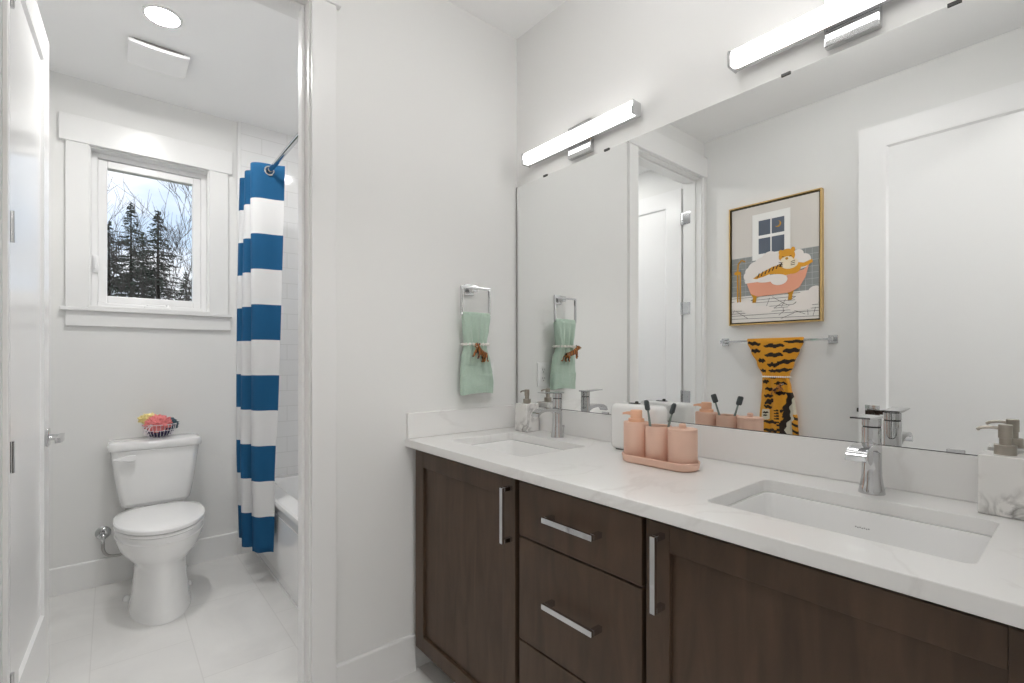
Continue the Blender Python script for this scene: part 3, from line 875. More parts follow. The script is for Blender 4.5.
def sink(x0, x1, y0, y1, label):
    t = thing('sink', label, 'sink', ((x0 + x1) / 2, (y0 + y1) / 2, 0.74), 'undermount sinks')
    b = BM()
    zr = 0.8699; e = 0.006; zf = 0.745
    R = [rrect(x0 - 0.02, x1 + 0.02, y0 - 0.012, y1 + 0.02, zr - 0.010, 0.03), rrect(x0 - 0.02, x1 + 0.02, y0 - 0.012, y1 + 0.02, zr, 0.03),
         rrect(x0 + e, x1 - e, y0 + e, y1 - e, zr, 0.02), rrect(x0 + e + 0.004, x1 - e - 0.004, y0 + e + 0.004, y1 - e - 0.004, zr - 0.006, 0.02),
         rrect(x0 + 0.022, x1 - 0.022, y0 + 0.022, y1 - 0.022, zf + 0.022, 0.022), rrect(x0 + 0.028, x1 - 0.028, y0 + 0.028, y1 - 0.028, zf + 0.008, 0.022), rrect(x0 + 0.042, x1 - 0.042, y0 + 0.042, y1 - 0.042, zf, 0.02),
         rrect((x0 + x1) / 2 - 0.03, (x0 + x1) / 2 + 0.03, (y0 + y1) / 2 - 0.03, (y0 + y1) / 2 + 0.03, zf - 0.004, 0.029)]
    loft(b, R, cap0=False)
    o = obj('basin', b, 'porcelain', t, smooth=True, recalc=False)
    for p in o.data.polygons: pass
    b = BM(); lathe(b, [(0.022, zf - 0.0035), (0.022, zf - 0.001), (0.018, zf), (0.012, zf + 0.001)], (x0 + x1) / 2, (y0 + y1) / 2, 28)
    obj('drain', b, 'chrome', t, smooth=True)
    b = BM()   # small printed mark on the back slope: a short wavy stroke
    xm = (x0 + x1) / 2
    for k in range(7):
        box(b, xm - 0.014 + k * 0.004, xm - 0.0115 + k * 0.004, y1 - 0.0155, y1 - 0.0145, zr - 0.036 - (k % 2) * 0.001, zr - 0.0335 - (k % 2) * 0.001)
    obj('maker_mark', b, 'sink_mark', t)
    return t
sink(*SINKS[0], 'white rectangular undermount sink below the towel ring, by the partition wall')
sink(*SINKS[1], 'white rectangular undermount sink at the near end of the counter')

# faucets ----------------------------------------------------------
def faucet(x, y, label):
    t = thing('faucet', label, 'faucet', (x, y, CT), 'single-lever chrome faucets')
    z = CT
    b = BM()
    lathe(b, [(0.0255, z), (0.0255, z + 0.003), (0.0225, z + 0.018), (0.0195, z + 0.04), (0.0188, z + 0.06), (0.0188, z + 0.150)], x, y, 48)
    obj('body', b, 'chrome', t, smooth=True)
    b = BM(); lathe(b, [(0.0172, z + 0.150), (0.0172, z + 0.1535)], x, y, 40)
    obj('seam_ring', b, 'slot_dark', t)
    b = BM()   # turning cap with flat paddle lever
    lathe(b, [(0.0188, z + 0.1535), (0.0188, z + 0.170), (0.017, z + 0.1715)], x, y, 48)
    hw = 0.0185
    prof = [(0.019, 0.1715), (-0.02, 0.1715), (-0.088, 0.1755), (-0.088, 0.1790), (-0.02, 0.1765), (0.019, 0.1765)]
    prism(b, [Vector((x - hw, y + a, z + h)) for a, h in prof], (2 * hw, 0, 0))
    obj('lever', b, 'chrome', t, smooth=True)
    b = BM()   # broad waterfall spout, arching forward and down
    top = [(0.0, 0.112), (-0.03, 0.116), (-0.072, 0.117), (-0.098, 0.113), (-0.115, 0.103), (-0.122, 0.090)]
    bot = [(-0.115, 0.087), (-0.108, 0.096), (-0.095, 0.103), (-0.072, 0.106), (-0.03, 0.102), (0.0, 0.088)]
    pts = smoothpath([(0, a, h) for a, h in top], 4) + smoothpath([(0, a, h) for a, h in bot], 4)
    prism(b, [Vector((x - hw, y + p.y, z + p.z)) for p in pts], (2 * hw, 0, 0))
    obj('spout', b, 'chrome', t, smooth=True)
    b = BM(); lathe(b, [(0.0022, z + 0.0), (0.0022, z + 0.034), (0.0042, z + 0.036), (0.0042, z + 0.044), (0.003, z + 0.046)], x + 0.004, y + 0.030, 14)
    obj('lift_rod', b, 'chrome', t, smooth=True)
    return t
f1 = faucet(0.348, -0.088, 'chrome lever faucet at the sink near the towel ring')
f2 = dup(f1, (1.366 - 0.348, -0.095 + 0.088, 0), 'chrome lever faucet at the near sink, in front of the mirror')

# marble soap dispensers -------------------------------------------
def dispenser(x0, y0, label):
    t = thing('soap_dispenser', label, 'soap dispenser', (x0 + 0.036, y0 + 0.036, CT), 'marble soap dispensers')
    b = BM(); box(b, x0, x0 + 0.072, y0, y0 + 0.072, CT + 0.0005, CT + 0.117, 0.002)
    obj('block', b, 'marble_block', t)
    cx, cy = x0 + 0.036, y0 + 0.036
    z = CT + 0.117
    b = BM(); lathe(b, [(0.0165, z), (0.0165, z + 0.018), (0.0155, z + 0.019)], cx, cy, 32)
    obj('collar', b, 'brushed_nickel', t, smooth=True)
    b = BM(); lathe(b, [(0.009, z + 0.019), (0.009, z + 0.032), (0.0105, z + 0.033), (0.0105, z + 0.058), (0.0095, z + 0.059)], cx, cy, 28)
    obj('pump_head', b, 'brushed_nickel', t, smooth=True)
    b = BM(); tube(b, smoothpath([(cx - 0.008, cy, z + 0.051), (cx - 0.02, cy, z + 0.052), (cx - 0.034, cy, z + 0.050), (cx - 0.041, cy, z + 0.045)], 5), [0.0032] * 15 + [0.0026], 12)
    obj('nozzle', b, 'brushed_nickel', t, smooth=True)
    return t
s1 = dispenser(0.110, -0.104, 'veined marble block soap dispenser in the corner beside the far faucet')
s2 = dup(s1, (1.543 - 0.110, -0.109 + 0.104, 0), 'veined marble block soap dispenser at the counter\'s near end')

# white rounded box --------------------------------------------------
wb = thing('storage_box', 'white rounded ceramic box behind the pink canister tray', 'box', (0.726, -0.0875, CT))
b = BM(); box(b, 0.632, 0.820, -0.123, -0.052, CT + 0.002, 1.056, 0.018, 5)
obj('box_body', b, 'white_ceramic', wb, smooth=True)
b = BM(); box(b, 0.650, 0.802, -0.110, -0.065, CT + 0.0003, CT + 0.003)
obj('foot_pad', b, 'slot_dark', wb)
b = BM()
box(b, 0.690, 0.728, -0.094, -0.078, 1.0555, 1.059, 0.0015); lathe(b, [(0.006, 1.058), (0.006, 1.063), (0.004, 1.065)], 0.718, -0.086, 16)
obj('button', b, 'dark_metal', wb, smooth=True)

# pink tray with canisters ------------------------------------------
def stadium(x0, x1, y0, y1, z, n=12):
    return rrect(x0, x1, y0, y1, z, (y1 - y0) / 2 - 1e-4, n)
TR = (0.768, 1.008, -0.264, -0.166)
b = BM()
x0, x1, y0, y1 = TR
loft(b, [stadium(x0 + .008, x1 - .008, y0 + .008, y1 - .008, CT + 0.0005), stadium(x0 + .003, x1 - .003, y0 + .003, y1 - .003, CT + 0.004), stadium(x0, x1, y0, y1, CT + 0.022), stadium(x0 + .0015, x1 - .0015, y0 + .0015, y1 - .0015, CT + 0.0245), stadium(x0 + .005, x1 - .005, y0 + .005, y1 - .005, CT + 0.023),
         stadium(x0 + .008, x1 - .008, y0 + .008, y1 - .008, CT + 0.009), stadium(x0 + .012, x1 - .012, y0 + .012, y1 - .012, CT + 0.0075)])
tag(obj('tray', b, 'pink_ceramic', smooth=True), 'pink oval tray holding three matching pink vessels', 'tray')
ZC = CT + 0.008
YC = -0.213
sp = thing('pump_bottle', 'matte pink pump bottle at the tray\'s left end', 'soap bottle', (0.808, YC, ZC), 'pink vessels on the tray')
b = BM(); lathe(b, [(0.036, ZC), (0.0375, ZC + 0.002), (0.0375, ZC + 0.106), (0.036, ZC + 0.109), (0.02, ZC + 0.1095)], 0.808, YC, 48)
obj('bottle', b, 'pink_ceramic', sp, smooth=True)
b = BM()
lathe(b, [(0.0235, ZC + 0.1095), (0.0235, ZC + 0.119), (0.0175, ZC + 0.120), (0.0175, ZC + 0.142), (0.016, ZC + 0.144)], 0.808, YC, 36)
loft(b, [[Vector((x, YC + dy * w, ZC + 0.130 + q + dz * h)) for dy, dz in ((-1, -1), (1, -1), (1, 1), (-1, 1))] for x, w, h, q in ((0.793, 0.007, 0.006, 0.003), (0.776, 0.005, 0.004, 0.003), (0.760, 0.004, 0.003, 0.000))])
obj('pump', b, 'peach_plastic', sp, smooth=True)
cup = thing('tumbler', 'matte pink tumbler with two toothbrushes at the tray\'s middle', 'cup', (0.885, YC, ZC), 'pink vessels on the tray')
b = BM(); lathe(b, [(0.0355, ZC), (0.037, ZC + 0.002), (0.037, ZC + 0.104), (0.036, ZC + 0.1055), (0.034, ZC + 0.104), (0.034, ZC + 0.006)], 0.885, YC, 48)
obj('cup_body', b, 'pink_ceramic', cup, smooth=True)
jar = thing('lidded_jar', 'matte pink lidded jar with a small knob at the tray\'s right end', 'jar', (0.961, YC, ZC), 'pink vessels on the tray')
b = BM(); lathe(b, [(0.038, ZC), (0.0395, ZC + 0.003), (0.0395, ZC + 0.098)], 0.961, YC, 48)
obj('jar_body', b, 'pink_ceramic', jar, smooth=True)
b = BM(); lathe(b, [(0.0395, ZC + 0.0985), (0.0395, ZC + 0.103), (0.039, ZC + 0.105), (0.010, ZC + 0.106)], 0.961, YC, 48)
lid = obj('jar_lid', b, 'pink_ceramic', jar, smooth=True)
b = BM(); lathe(b, [(0.008, ZC + 0.105), (0.0095, ZC + 0.110), (0.0095, ZC + 0.116), (0.007, ZC + 0.119), (0.003, ZC + 0.1195)], 0.961, YC, 24)
obj('knob', b, 'pink_ceramic', lid, smooth=True)
def toothbrush(p0, p1, label):
    p0, p1 = Vector(p0), Vector(p1)
    t = thing('toothbrush', label, 'toothbrush', tuple(p0), 'toothbrushes in the pink tumbler')
    ax = (p1 - p0).normalized()
    b = BM()
    L = (p1 - p0).length
    tube(b, [p0, p0 + ax * L * .3, p0 + ax * L * .62, p0 + ax * L * .8, p1], [0.0042, 0.005, 0.0035, 0.0028, 0.0045], 10)
    obj('brush_handle', b, 'brush_handle', t, smooth=True)
    h0 = p1 - ax * 0.026
    side = Vector((0.35, -0.94, 0.0)); side = (side - ax * side.dot(ax)).normalized(); wd = ax.cross(side)
    b = BM()
    loft(b, [[h0 + ax * s + wd * (w * 0.0060) * a + side * q for a, q in ((-1, -0.005), (1, -0.005), (1, 0.009), (-1, 0.009))] for s, w in ((0, .6), (0.004, 1), (0.025, 1), (0.030, .6))])
    obj('brush_head', b, 'brush_head', t)
toothbrush((0.880, YC - 0.012, ZC + 0.012), (0.838, YC + 0.010, CT + 0.178), 'grey-green toothbrush leaning left in the pink tumbler')
toothbrush((0.886, YC + 0.010, ZC + 0.012), (0.931, YC + 0.006, CT + 0.176), 'grey-green toothbrush leaning right in the pink tumbler')

# ------------------------------------------------------------------ mirror and lights
MT, MB, MX0 = 1.988, 1.0, 0.004
mir = thing('wall_mirror', 'wide frameless wall mirror above the double vanity', 'mirror', (0.86, -0.003, MB))
b = BM(); box(b, MX0 + 0.008, VX1, -0.0065, -0.0005, MB, MT)
obj('mirror_glass', b, 'mirror_glass', mir)
b = BM(); box(b, MX0 + 0.017, VX1, -0.0072, -0.0005, 0.9982, 0.9999)
obj('seam', b, 'slot_dark', mir)
b = BM(); box(b, MX0, MX0 + 0.008, -0.010, -0.0005, MB, MT, 0.001)
obj('edge_channel', b, 'steel_hose', mir)
for x in (0.195, 0.527, 1.150, 1.495):
    b = BM(); box(b, x - 0.012, x + 0.012, -0.0095, -0.0005, MT - 0.004, MT + 0.004, 0.001)
    obj('clip', b, 'dark_metal', mir)
for x in (0.52, 1.497):
    b = BM(); box(b, x - 0.015, x + 0.015, -0.0105, -0.0067, MB + 0.0, MB + 0.007, 0.001)
    obj('clip', b, 'chrome', mir)

def vanity_light(x0, x1, xp, label):
    t = thing('vanity_light', label, 'wall light', ((x0 + x1) / 2, 0, 2.04), 'vanity bar lights')
    z0, z1 = 2.043, 2.089
    b = BM()   # canopy on the wall
    box(b, xp - 0.059, xp + 0.059, -0.024, -0.0005, 2.004, 2.128, 0.003)
    obj('backplate', b, 'chrome', t)
    b = BM(); box(b, x0 + 0.004, x1 - 0.004, -0.040, -0.0245, z0 + 0.001, z1 - 0.001, 0.002)
    obj('housing', b, 'chrome', t)
    b = BM(); box(b, x0 + 0.010, x1 - 0.010, -0.070, -0.040, z0, z1, 0.007, 4)
    obj('diffuser', b, 'lamp_bar', t, smooth=True)
    for xa, xb in ((x0, x0 + 0.0098), (x1 - 0.0098, x1)):
        b = BM(); box(b, xa, xb, -0.072, -0.022, z0 - 0.002, z1 + 0.002, 0.006, 3)
        obj('end_cap', b, 'chrome', t, smooth=True)
    return t
v1 = vanity_light(0.112, 0.692, 0.402, 'lit chrome bar light above the mirror near the partition corner')
v2 = dup(v1, (1.306 - 0.402, 0, 0), 'lit chrome bar light above the mirror at the near end')

# ------------------------------------------------------------------ towel ring, towel, beads, toy
RYc, RZc = -0.270, 1.497
tr = thing('towel_ring', 'square chrome towel ring on the partition wall', 'towel ring', (0, RYc, RZc))
b = BM(); box(b, 0.0003, 0.010, RYc - 0.023, RYc + 0.023, RZc - 0.023, RZc + 0.023, 0.002); box(b, 0.010, 0.052, RYc - 0.012, RYc + 0.012, RZc - 0.013, RZc + 0.013, 0.002)
obj('mount', b, 'chrome', tr)
b = BM()
RX = 0.056
q = 0.0045
ry0, ry1, rz0, rz1 = -0.346, -0.197, 1.383, 1.503
box(b, RX - q, RX + q, ry0, ry1, rz1 - 2 * q, rz1, 0.001); box(b, RX - q, RX + q, ry0, ry1, rz0, rz0 + 2 * q, 0.001)
box(b, RX - q, RX + q, ry0, ry0 + 2 * q, rz0 + 2 * q, rz1 - 2 * q, 0.001); box(b, RX - q, RX + q, ry1 - 2 * q, ry1, rz0 + 2 * q, rz1 - 2 * q, 0.001)
obj('ring', b, 'chrome', tr)

def lerp_table(tab, z):
    for (za, *a), (zb, *bb) in zip(tab, tab[1:]):
        if zb <= z <= za:
            t = (za - z) / (za - zb); t = t * t * (3 - 2 * t)
            return [p + (r - p) * t for p, r in zip(a, bb)]
    return tab[0][1:] if z > tab[0][0] else tab[-1][1:]

def draped(tab, nz, n, ripple, k, axis, seed, side=1):
    """closed folded-cloth solid; tab rows: (z, centre along wall, half width, centre out, half thick); axis 'y' = hangs on an x-wall"""
    z_hi, z_lo = tab[0][0], tab[-1][0]
    rings = []
    for j in range(nz + 1):
        v = j / nz
        z = z_hi + (z_lo - z_hi) * v
        c, hw, o, th = lerp_table(tab, z)
        pts = []
        for i in range(n):
            a = 2 * PI * i / n
            ca, sa = math.cos(a), math.sin(a)
            u = math.copysign(abs(ca) ** 0.55, ca)
            w = math.copysign(abs(sa) ** 0.7, sa)
            rip = ripple * min(1, (v + 0.25)) * (math.sin(u * k + seed) * 0.6 + math.sin(u * k * 1.9 + seed * 2 + 2 * v) * 0.4) * (0.4 + 0.6 * abs(sa))
            al = c + hw * u
            ou = o + th * w + rip
            zz = z + 0.0045 * math.sin(u * 2.3 + seed) * (v > 0.9)
            pts.append(Vector((ou, al, zz)) if axis == 'y' else Vector((al, ou, zz)))
        rings.append(pts)
    return rings

b = BM()
tab = [(1.398, -0.269, 0.066, 0.056, 0.008), (1.392, -0.269, 0.069, 0.056, 0.016), (1.375, -0.269, 0.069, 0.056, 0.020), (1.33, -0.270, 0.063, 0.055, 0.023), (1.275, -0.271, 0.053, 0.053, 0.026),
       (1.255, -0.271, 0.054, 0.052, 0.026), (1.20, -0.267, 0.070, 0.050, 0.025), (1.15, -0.263, 0.077, 0.050, 0.025), (1.085, -0.261, 0.080, 0.050, 0.024), (1.062, -0.261, 0.080, 0.050, 0.021)]
rings = draped(tab, 120, 180, 0.003, 5.2, 'y', 1.3)
# gathered folds: creases run from the ring to the beads and fan out below
for rg in rings:
    z = rg[0].z
    c_, hw_, o_, th_ = lerp_table(tab, z)
    for p in rg:
        u = (p.y - c_) / hw_
        if p.x > o_ - 0.004:
            k = math.exp(-((z - 1.266) / 0.075) ** 2)
            cr = 0.0
            for uc, wd, dp in ((-0.42 + 0.10 * (1.33 - z) / 0.07 * (z > 1.266) , 0.16, 0.012), (0.18, 0.13, 0.014), (0.62, 0.14, 0.010), (-0.78, 0.12, 0.008)):
                cr += dp * math.exp(-((u - uc) / wd) ** 2)
            p.x -= cr * (0.25 + 0.75 * k)
            p.x += 0.005 * k * math.cos(u * 9.0) + 0.0025 * math.sin(u * 4 + z * 60) * (z < 1.14)
# woven border band: slightly pressed in
for r in rings:
    z = r[0].z
    s = 1.0
    if 1.142 < z < 1.182: s = 0.86
    for p in r: p.x = 0.050 + (p.x - 0.050) * s
loft(b, rings)
gt = obj('hand_towel', b, 'towel_green', smooth=False)
for p in gt.data.polygons: p.use_smooth = True
tag(gt, 'sage green hand towel gathered with beads on the towel ring', 'towel')

def bead_string(axis, c, o, hw, th, z, n, r, label):
    loc = (o, c, z) if axis == 'y' else (c, o, z)
    t = thing('bead_string', label, 'bead string', loc, 'white bead strings')
    pts = []
    for i in range(160):
        a = 2 * PI * i / 160
        ca, sa = math.cos(a), math.sin(a)
        al = c + hw * math.copysign(abs(ca) ** 0.6, ca); ou = o + th * math.copysign(abs(sa) ** 0.7, sa)
        pts.append(Vector((ou, al, z)) if axis == 'y' else Vector((al, ou, z)))
    b = BM(); tube(b, pts[::4], 0.0008, 6, loop=True)
    obj('cord', b, 'bead', t)
    # resample by arc length
    P = pts + [pts[0]]; L = [0]
    for a, bb in zip(P, P[1:]): L.append(L[-1] + (bb - a).length)
    first = None
    for k in range(n):
        s = L[-1] * k / n
        i = max(q for q in range(len(P) - 1) if L[q] <= s)
        p = P[i] + (P[i + 1] - P[i]) * ((s - L[i]) / max(1e-9, L[i + 1] - L[i]))
        if first is None:
            b = BM(); sphere(b, p, r, 14, 10)
            first = obj('bead', b, 'bead', t, smooth=True); p0 = p
        else:
            cc = first.copy(); C.objects.link(cc); cc.parent = t; cc.location = p - p0
    return t
bead_string('y', -0.271, 0.0525, 0.058, 0.034, 1.266, 20, 0.0064, 'white bead string tied around the green hand towel')

def toy_tiger(xf, label):
    t = thing('toy_tiger', label, 'toy', tuple(xf.translation), 'toy tigers')
    b = BM()
    # local: +Y forward (head), +Z up, sized about 7 cm long
    tube(b, [(0, -0.030, 0.001), (0, -0.026, 0.002), (0, -0.012, 0.001), (0, 0.006, 0.002), (0, 0.020, 0.004), (0, 0.026, 0.006)], [0.006, 0.0105, 0.0098, 0.0105, 0.0115, 0.008], 14)
    tube(b, [(0, 0.018, 0.006), (0, 0.027, 0.011), (0, 0.033, 0.014)], [0.009, 0.0085, 0.007], 12)
    sphere(b, (0, 0.036, 0.0145), 0.0098, 14, 10, (0.95, 1, 0.95))
    sphere(b, (0, 0.0445, 0.0115), 0.0055, 12, 8, (1, 1, 0.8))
    for s in (-1, 1):
        sphere(b, (s * 0.0065, 0.033, 0.0235), 0.0036, 10, 8, (1, 0.6, 1))
        tube(b, [(s * 0.006, 0.020, 0.0), (s * 0.0068, 0.021 + s * 0.003, -0.012), (s * 0.0068, 0.019 + s * 0.006, -0.022), (s * 0.0068, 0.022 + s * 0.006, -0.0255)], [0.0062, 0.0048, 0.0036, 0.0042], 10)
        tube(b, [(s * 0.006, -0.025, 0.0), (s * 0.0072, -0.023 - s * 0.003, -0.010), (s * 0.0070, -0.030 - s * 0.004, -0.018), (s * 0.0068, -0.026 - s * 0.004, -0.0255)], [0.0078, 0.0056, 0.0036, 0.0042], 10)
    tube(b, smoothpath([(0, -0.033, 0.005), (0, -0.042, 0.0), (0, -0.048, -0.010), (0, -0.053, -0.014), (0, -0.058, -0.010)], 4), 0.0023, 8)
    o = obj('tiger_body', b, 'toy_orange', t, xf=xf)
    rm = o.modifiers.new('remesh', 'REMESH'); rm.mode = 'VOXEL'; rm.voxel_size = 0.0011; rm.use_smooth_shade = True
    b = BM()
    sphere(b, (0, 0.0485, 0.0105), 0.0036, 10, 8, (1.1, 0.7, 0.8))
    for s in (-1, 1): sphere(b, (s * 0.0065, 0.0415, 0.0095), 0.0034, 10, 8, (0.8, 0.8, 0.9))
    obj('muzzle', b, 'towel_white', t, smooth=True, xf=xf)
    return t
# hangs from the beads, head towards the lower-left bead
xf = Matrix.Translation((0.098, -0.274, 1.231)) @ Matrix.Rotation(PI + 0.25, 4, 'Z') @ Matrix.Rotation(math.radians(-10), 4, 'Y') @ Matrix.Rotation(math.radians(20), 4, 'X') @ Matrix.Scale(1.12, 4)
toy_tiger(xf, 'small orange striped toy tiger on the green hand towel')

# outlet behind the towel (seen in the mirror)
ou = thing('wall_outlet', 'white double outlet on the partition beside the green towel, in the mirror', 'outlet', (0, -0.172, 1.13))
b = BM(); box(b, 0.0003, 0.006, -0.209, -0.137, 1.075, 1.190, 0.002)
obj('cover_plate', b, 'vinyl', ou)
for zc in (1.112, 1.153):
    b = BM(); box(b, 0.006, 0.0085, -0.190, -0.156, zc - 0.015, zc + 0.015, 0.003)
    s = obj('socket', b, 'vinyl', ou)
    b = BM()
    for dy in (-0.007, 0.006): box(b, 0.0083, 0.0089, -0.173 + dy - 0.001, -0.173 + dy + 0.001, zc - 0.002, zc + 0.007)
    box(b, 0.0083, 0.0089, -0.175, -0.170, zc - 0.011, zc - 0.007)
    obj('slot', b, 'slot_dark', s)

# ------------------------------------------------------------------ rear wall: picture, towel bar
PX0, PX1, PZ0, PZ1 = 0.186, 0.716, 1.419, 2.168
pic = thing('framed_picture', 'gold-framed print of a tiger bathing in a pink tub on the rear wall', 'picture', (0.451, YB, PZ0))
def rect_frame(b, x0, x1, z0, z1, y0, y1, w, bev):
    box(b, x0, x0 + w, y0, y1, z0, z1, bev); box(b, x1 - w, x1, y0, y1, z0, z1, bev)
    box(b, x0 + w, x1 - w, y0, y1, z0, z0 + w, bev); box(b, x0 + w, x1 - w, y0, y1, z1 - w, z1, bev)
b = BM(); rect_frame(b, PX0, PX1, PZ0, PZ1, YB + 0.0005, YB + 0.036, 0.0085, 0.001)
obj('frame', b, 'gold', pic)
b = BM(); box(b, PX0 + 0.0085, PX1 - 0.0085, YB + 0.001, YB + 0.014, PZ0 + 0.0085, PZ1 - 0.0085)
obj('backing', b, 'frame_black', pic)
INK = ['ink_paper', 'ink_white', 'ink_slate', 'ink_tile', 'ink_line', 'ink_pink', 'ink_foam', 'ink_orange', 'ink_gold', 'ink_black', 'ink_floor', 'ink_cream']
ax0, ax1, az0, az1 = PX0 + 0.017, PX1 - 0.017, PZ0 + 0.017, PZ1 - 0.017
b = BM(); layer = [0]
box(b, ax0, ax1, YB + 0.014, YB + 0.026, az0, az1)
def ap(u, w):
    if 0 < u < 1: u += 0.04 * (1 - u) * min(1, u * 8)
    return Vector((ax0 + (ax1 - ax0) * u, 0, az1 - (az1 - az0) * w))
def ink(pts, name, nd=0):
    layer[0] += 1
    y = YB + 0.026 + 0.00006 * layer[0]
    vs = []
    for u, w in pts:
        p = ap(min(max(u, 0), 1), min(max(w, 0), 1)); p.y = y; vs.append(b.verts.new(p))
    f = b.faces.new(vs); f.material_index = INK.index(name)
def R(u0, w0, u1, w1, name): ink([(u0, w0), (u1, w0), (u1, w1), (u0, w1)], name)
def E(u, w, ru, rw, name, n=20, a0=0.0, a1=2 * PI): ink([(u + ru * math.cos(a0 + (a1 - a0) * i / n), w + rw * math.sin(a0 + (a1 - a0) * i / n)) for i in range(n)], name)
def LN(u0, w0, u1, w1, t, name):
    du, dw = u1 - u0, (w1 - w0) * 1.42
    L = math.hypot(du, dw) or 1
    nx, ny = -dw / L * t, du / L * t / 1.42
    ink([(u0 + nx, w0 + ny), (u1 + nx, w1 + ny), (u1 - nx, w1 - ny), (u0 - nx, w0 - ny)], name)
R(0, 0.43, 1, 0.80, 'ink_tile')
for k in range(1, 14): R(k / 14 - 0.002, 0.43, k / 14 + 0.002, 0.80, 'ink_line')
for k in range(8): R(0, 0.43 + k * 0.05 - 0.0015, 1, 0.43 + k * 0.05 + 0.0015, 'ink_line')
R(0, 0.77, 1, 1, 'ink_floor')
rr = random.Random(4)
for k in range(9):
    w = 0.79 + k * 0.026
    LN(0, w + rr.uniform(-.01, .01), 1, w + rr.uniform(-.01, .01), 0.0022, 'ink_black')
for k in range(24):
    u = rr.uniform(0, 1); w = rr.uniform(0.78, 0.95)
    LN(u, w, u + rr.uniform(-.16, .16), w + rr.uniform(.03, .07), 0.0022, 'ink_black')
E(0.12, 0.85, 0.16, 0.045, 'ink_foam'); E(0.30, 0.90, 0.2, 0.035, 'ink_foam'); E(0.90, 0.83, 0.16, 0.06, 'ink_foam'); E(0.80, 0.90, 0.14, 0.03, 'ink_foam'); E(0.97, 0.78, 0.08, 0.04, 'ink_foam')
R(0.23, 0.075, 0.69, 0.47, 'ink_white')
for u0, u1 in ((0.31, 0.455), (0.47, 0.62)):
    for w0, w1 in ((0.135, 0.262), (0.288, 0.42)): R(u0, w0, u1, w1, 'ink_slate')
E(0.545, 0.19, 0.038, 0.027, 'ink_gold'); E(0.532, 0.184, 0.034, 0.024, 'ink_slate')
# brass tap
for seg in (((0.06, 0.82), (0.06, 0.55)), ((0.085, 0.82), (0.085, 0.55)), ((0.06, 0.55), (0.065, 0.48)), ((0.065, 0.48), (0.10, 0.45)), ((0.10, 0.45), (0.14, 0.47))):
    LN(seg[0][0], seg[0][1], seg[1][0], seg[1][1], 0.007, 'ink_gold')
E(0.055, 0.56, 0.03, 0.018, 'ink_gold')
# tub, feet
for u in (0.25, 0.68):
    ink([(u - 0.05, 0.745), (u + 0.06, 0.745), (u + 0.035, 0.79), (u + 0.025, 0.835), (u - 0.02, 0.835), (u - 0.01, 0.79)], 'ink_gold')
ink([(0.15, 0.645), (0.84, 0.60), (0.90, 0.555), (0.86, 0.66), (0.79, 0.74), (0.68, 0.775), (0.30, 0.785), (0.21, 0.755)], 'ink_pink')
ink([(0.13, 0.635), (0.5, 0.63), (0.84, 0.56), (0.90, 0.548), (0.87, 0.58), (0.55, 0.655), (0.14, 0.66)], 'ink_foam')
# foam heap
for u, w, a, c in ((0.20, 0.60, .08, .05), (0.27, 0.55, .10, .07), (0.36, 0.53, .12, .08), (0.45, 0.49, .11, .08), (0.55, 0.50, .12, .07), (0.30, 0.61, .15, .045), (0.84, 0.52, .08, .05), (0.78, 0.47, .06, .04), (0.19, 0.56, .05, .035)):
    E(u, w, a, c, 'ink_foam')
# tiger: stretched leg, body, arm, head
ink([(0.24, 0.625), (0.34, 0.585), (0.48, 0.545), (0.60, 0.53), (0.70, 0.545), (0.72, 0.60), (0.60, 0.61), (0.44, 0.605), (0.30, 0.635)], 'ink_orange')
E(0.62, 0.585, 0.13, 0.045, 'ink_orange'); E(0.72, 0.575, 0.09, 0.05, 'ink_orange')
ink([(0.74, 0.53), (0.84, 0.545), (0.93, 0.525), (0.94, 0.55), (0.86, 0.575), (0.76, 0.58)], 'ink_orange')
E(0.68, 0.535, 0.10, 0.045, 'ink_cream')
E(0.58, 0.435, 0.025, 0.022, 'ink_orange'); E(0.72, 0.425, 0.025, 0.022, 'ink_orange')
E(0.65, 0.47, 0.095, 0.058, 'ink_orange'); E(0.65, 0.505, 0.075, 0.03, 'ink_cream'); E(0.65, 0.492, 0.018, 0.011, 'ink_gold')
for k in range(7):
    u = 0.30 + k * 0.045
    LN(u, 0.622 - k * 0.011, u + 0.02, 0.585 - k * 0.010, 0.006, 'ink_black')
for s in (-1, 1):
    for k in range(3): LN(0.65 + s * 0.045, 0.525 + k * 0.013, 0.65 + s * 0.095, 0.515 + k * 0.016, 0.0035, 'ink_black')
    LN(0.65 + s * 0.03, 0.478, 0.65 + s * 0.055, 0.472, 0.004, 'ink_black')
E(0.50, 0.64, 0.13, 0.03, 'ink_foam'); E(0.56, 0.66, 0.10, 0.045, 'ink_foam'); E(0.40, 0.645, 0.12, 0.025, 'ink_foam')
obj('print', b, INK, pic, recalc=False)

BZ0, BX0, BX1, BYo = 1.316, 0.150, 0.762, YB + 0.044
tb = thing('towel_bar', 'square chrome towel bar under the gold-framed picture', 'towel bar', (0.45, YB, BZ0))
for x in (BX0, BX1):
    b = BM(); box(b, x - 0.023, x + 0.023, YB + 0.0004, YB + 0.010, BZ0 - 0.023, BZ0 + 0.023, 0.002); box(b, x - 0.012, x + 0.012, YB + 0.010, BYo + 0.010, BZ0 - 0.012, BZ0 + 0.012, 0.002)
    obj('post', b, 'chrome', tb)
b = BM(); box(b, BX0 + 0.012, BX1 - 0.012, BYo - 0.006, BYo + 0.006, BZ0 - 0.006, BZ0 + 0.006, 0.001)
obj('bar', b, 'chrome', tb)

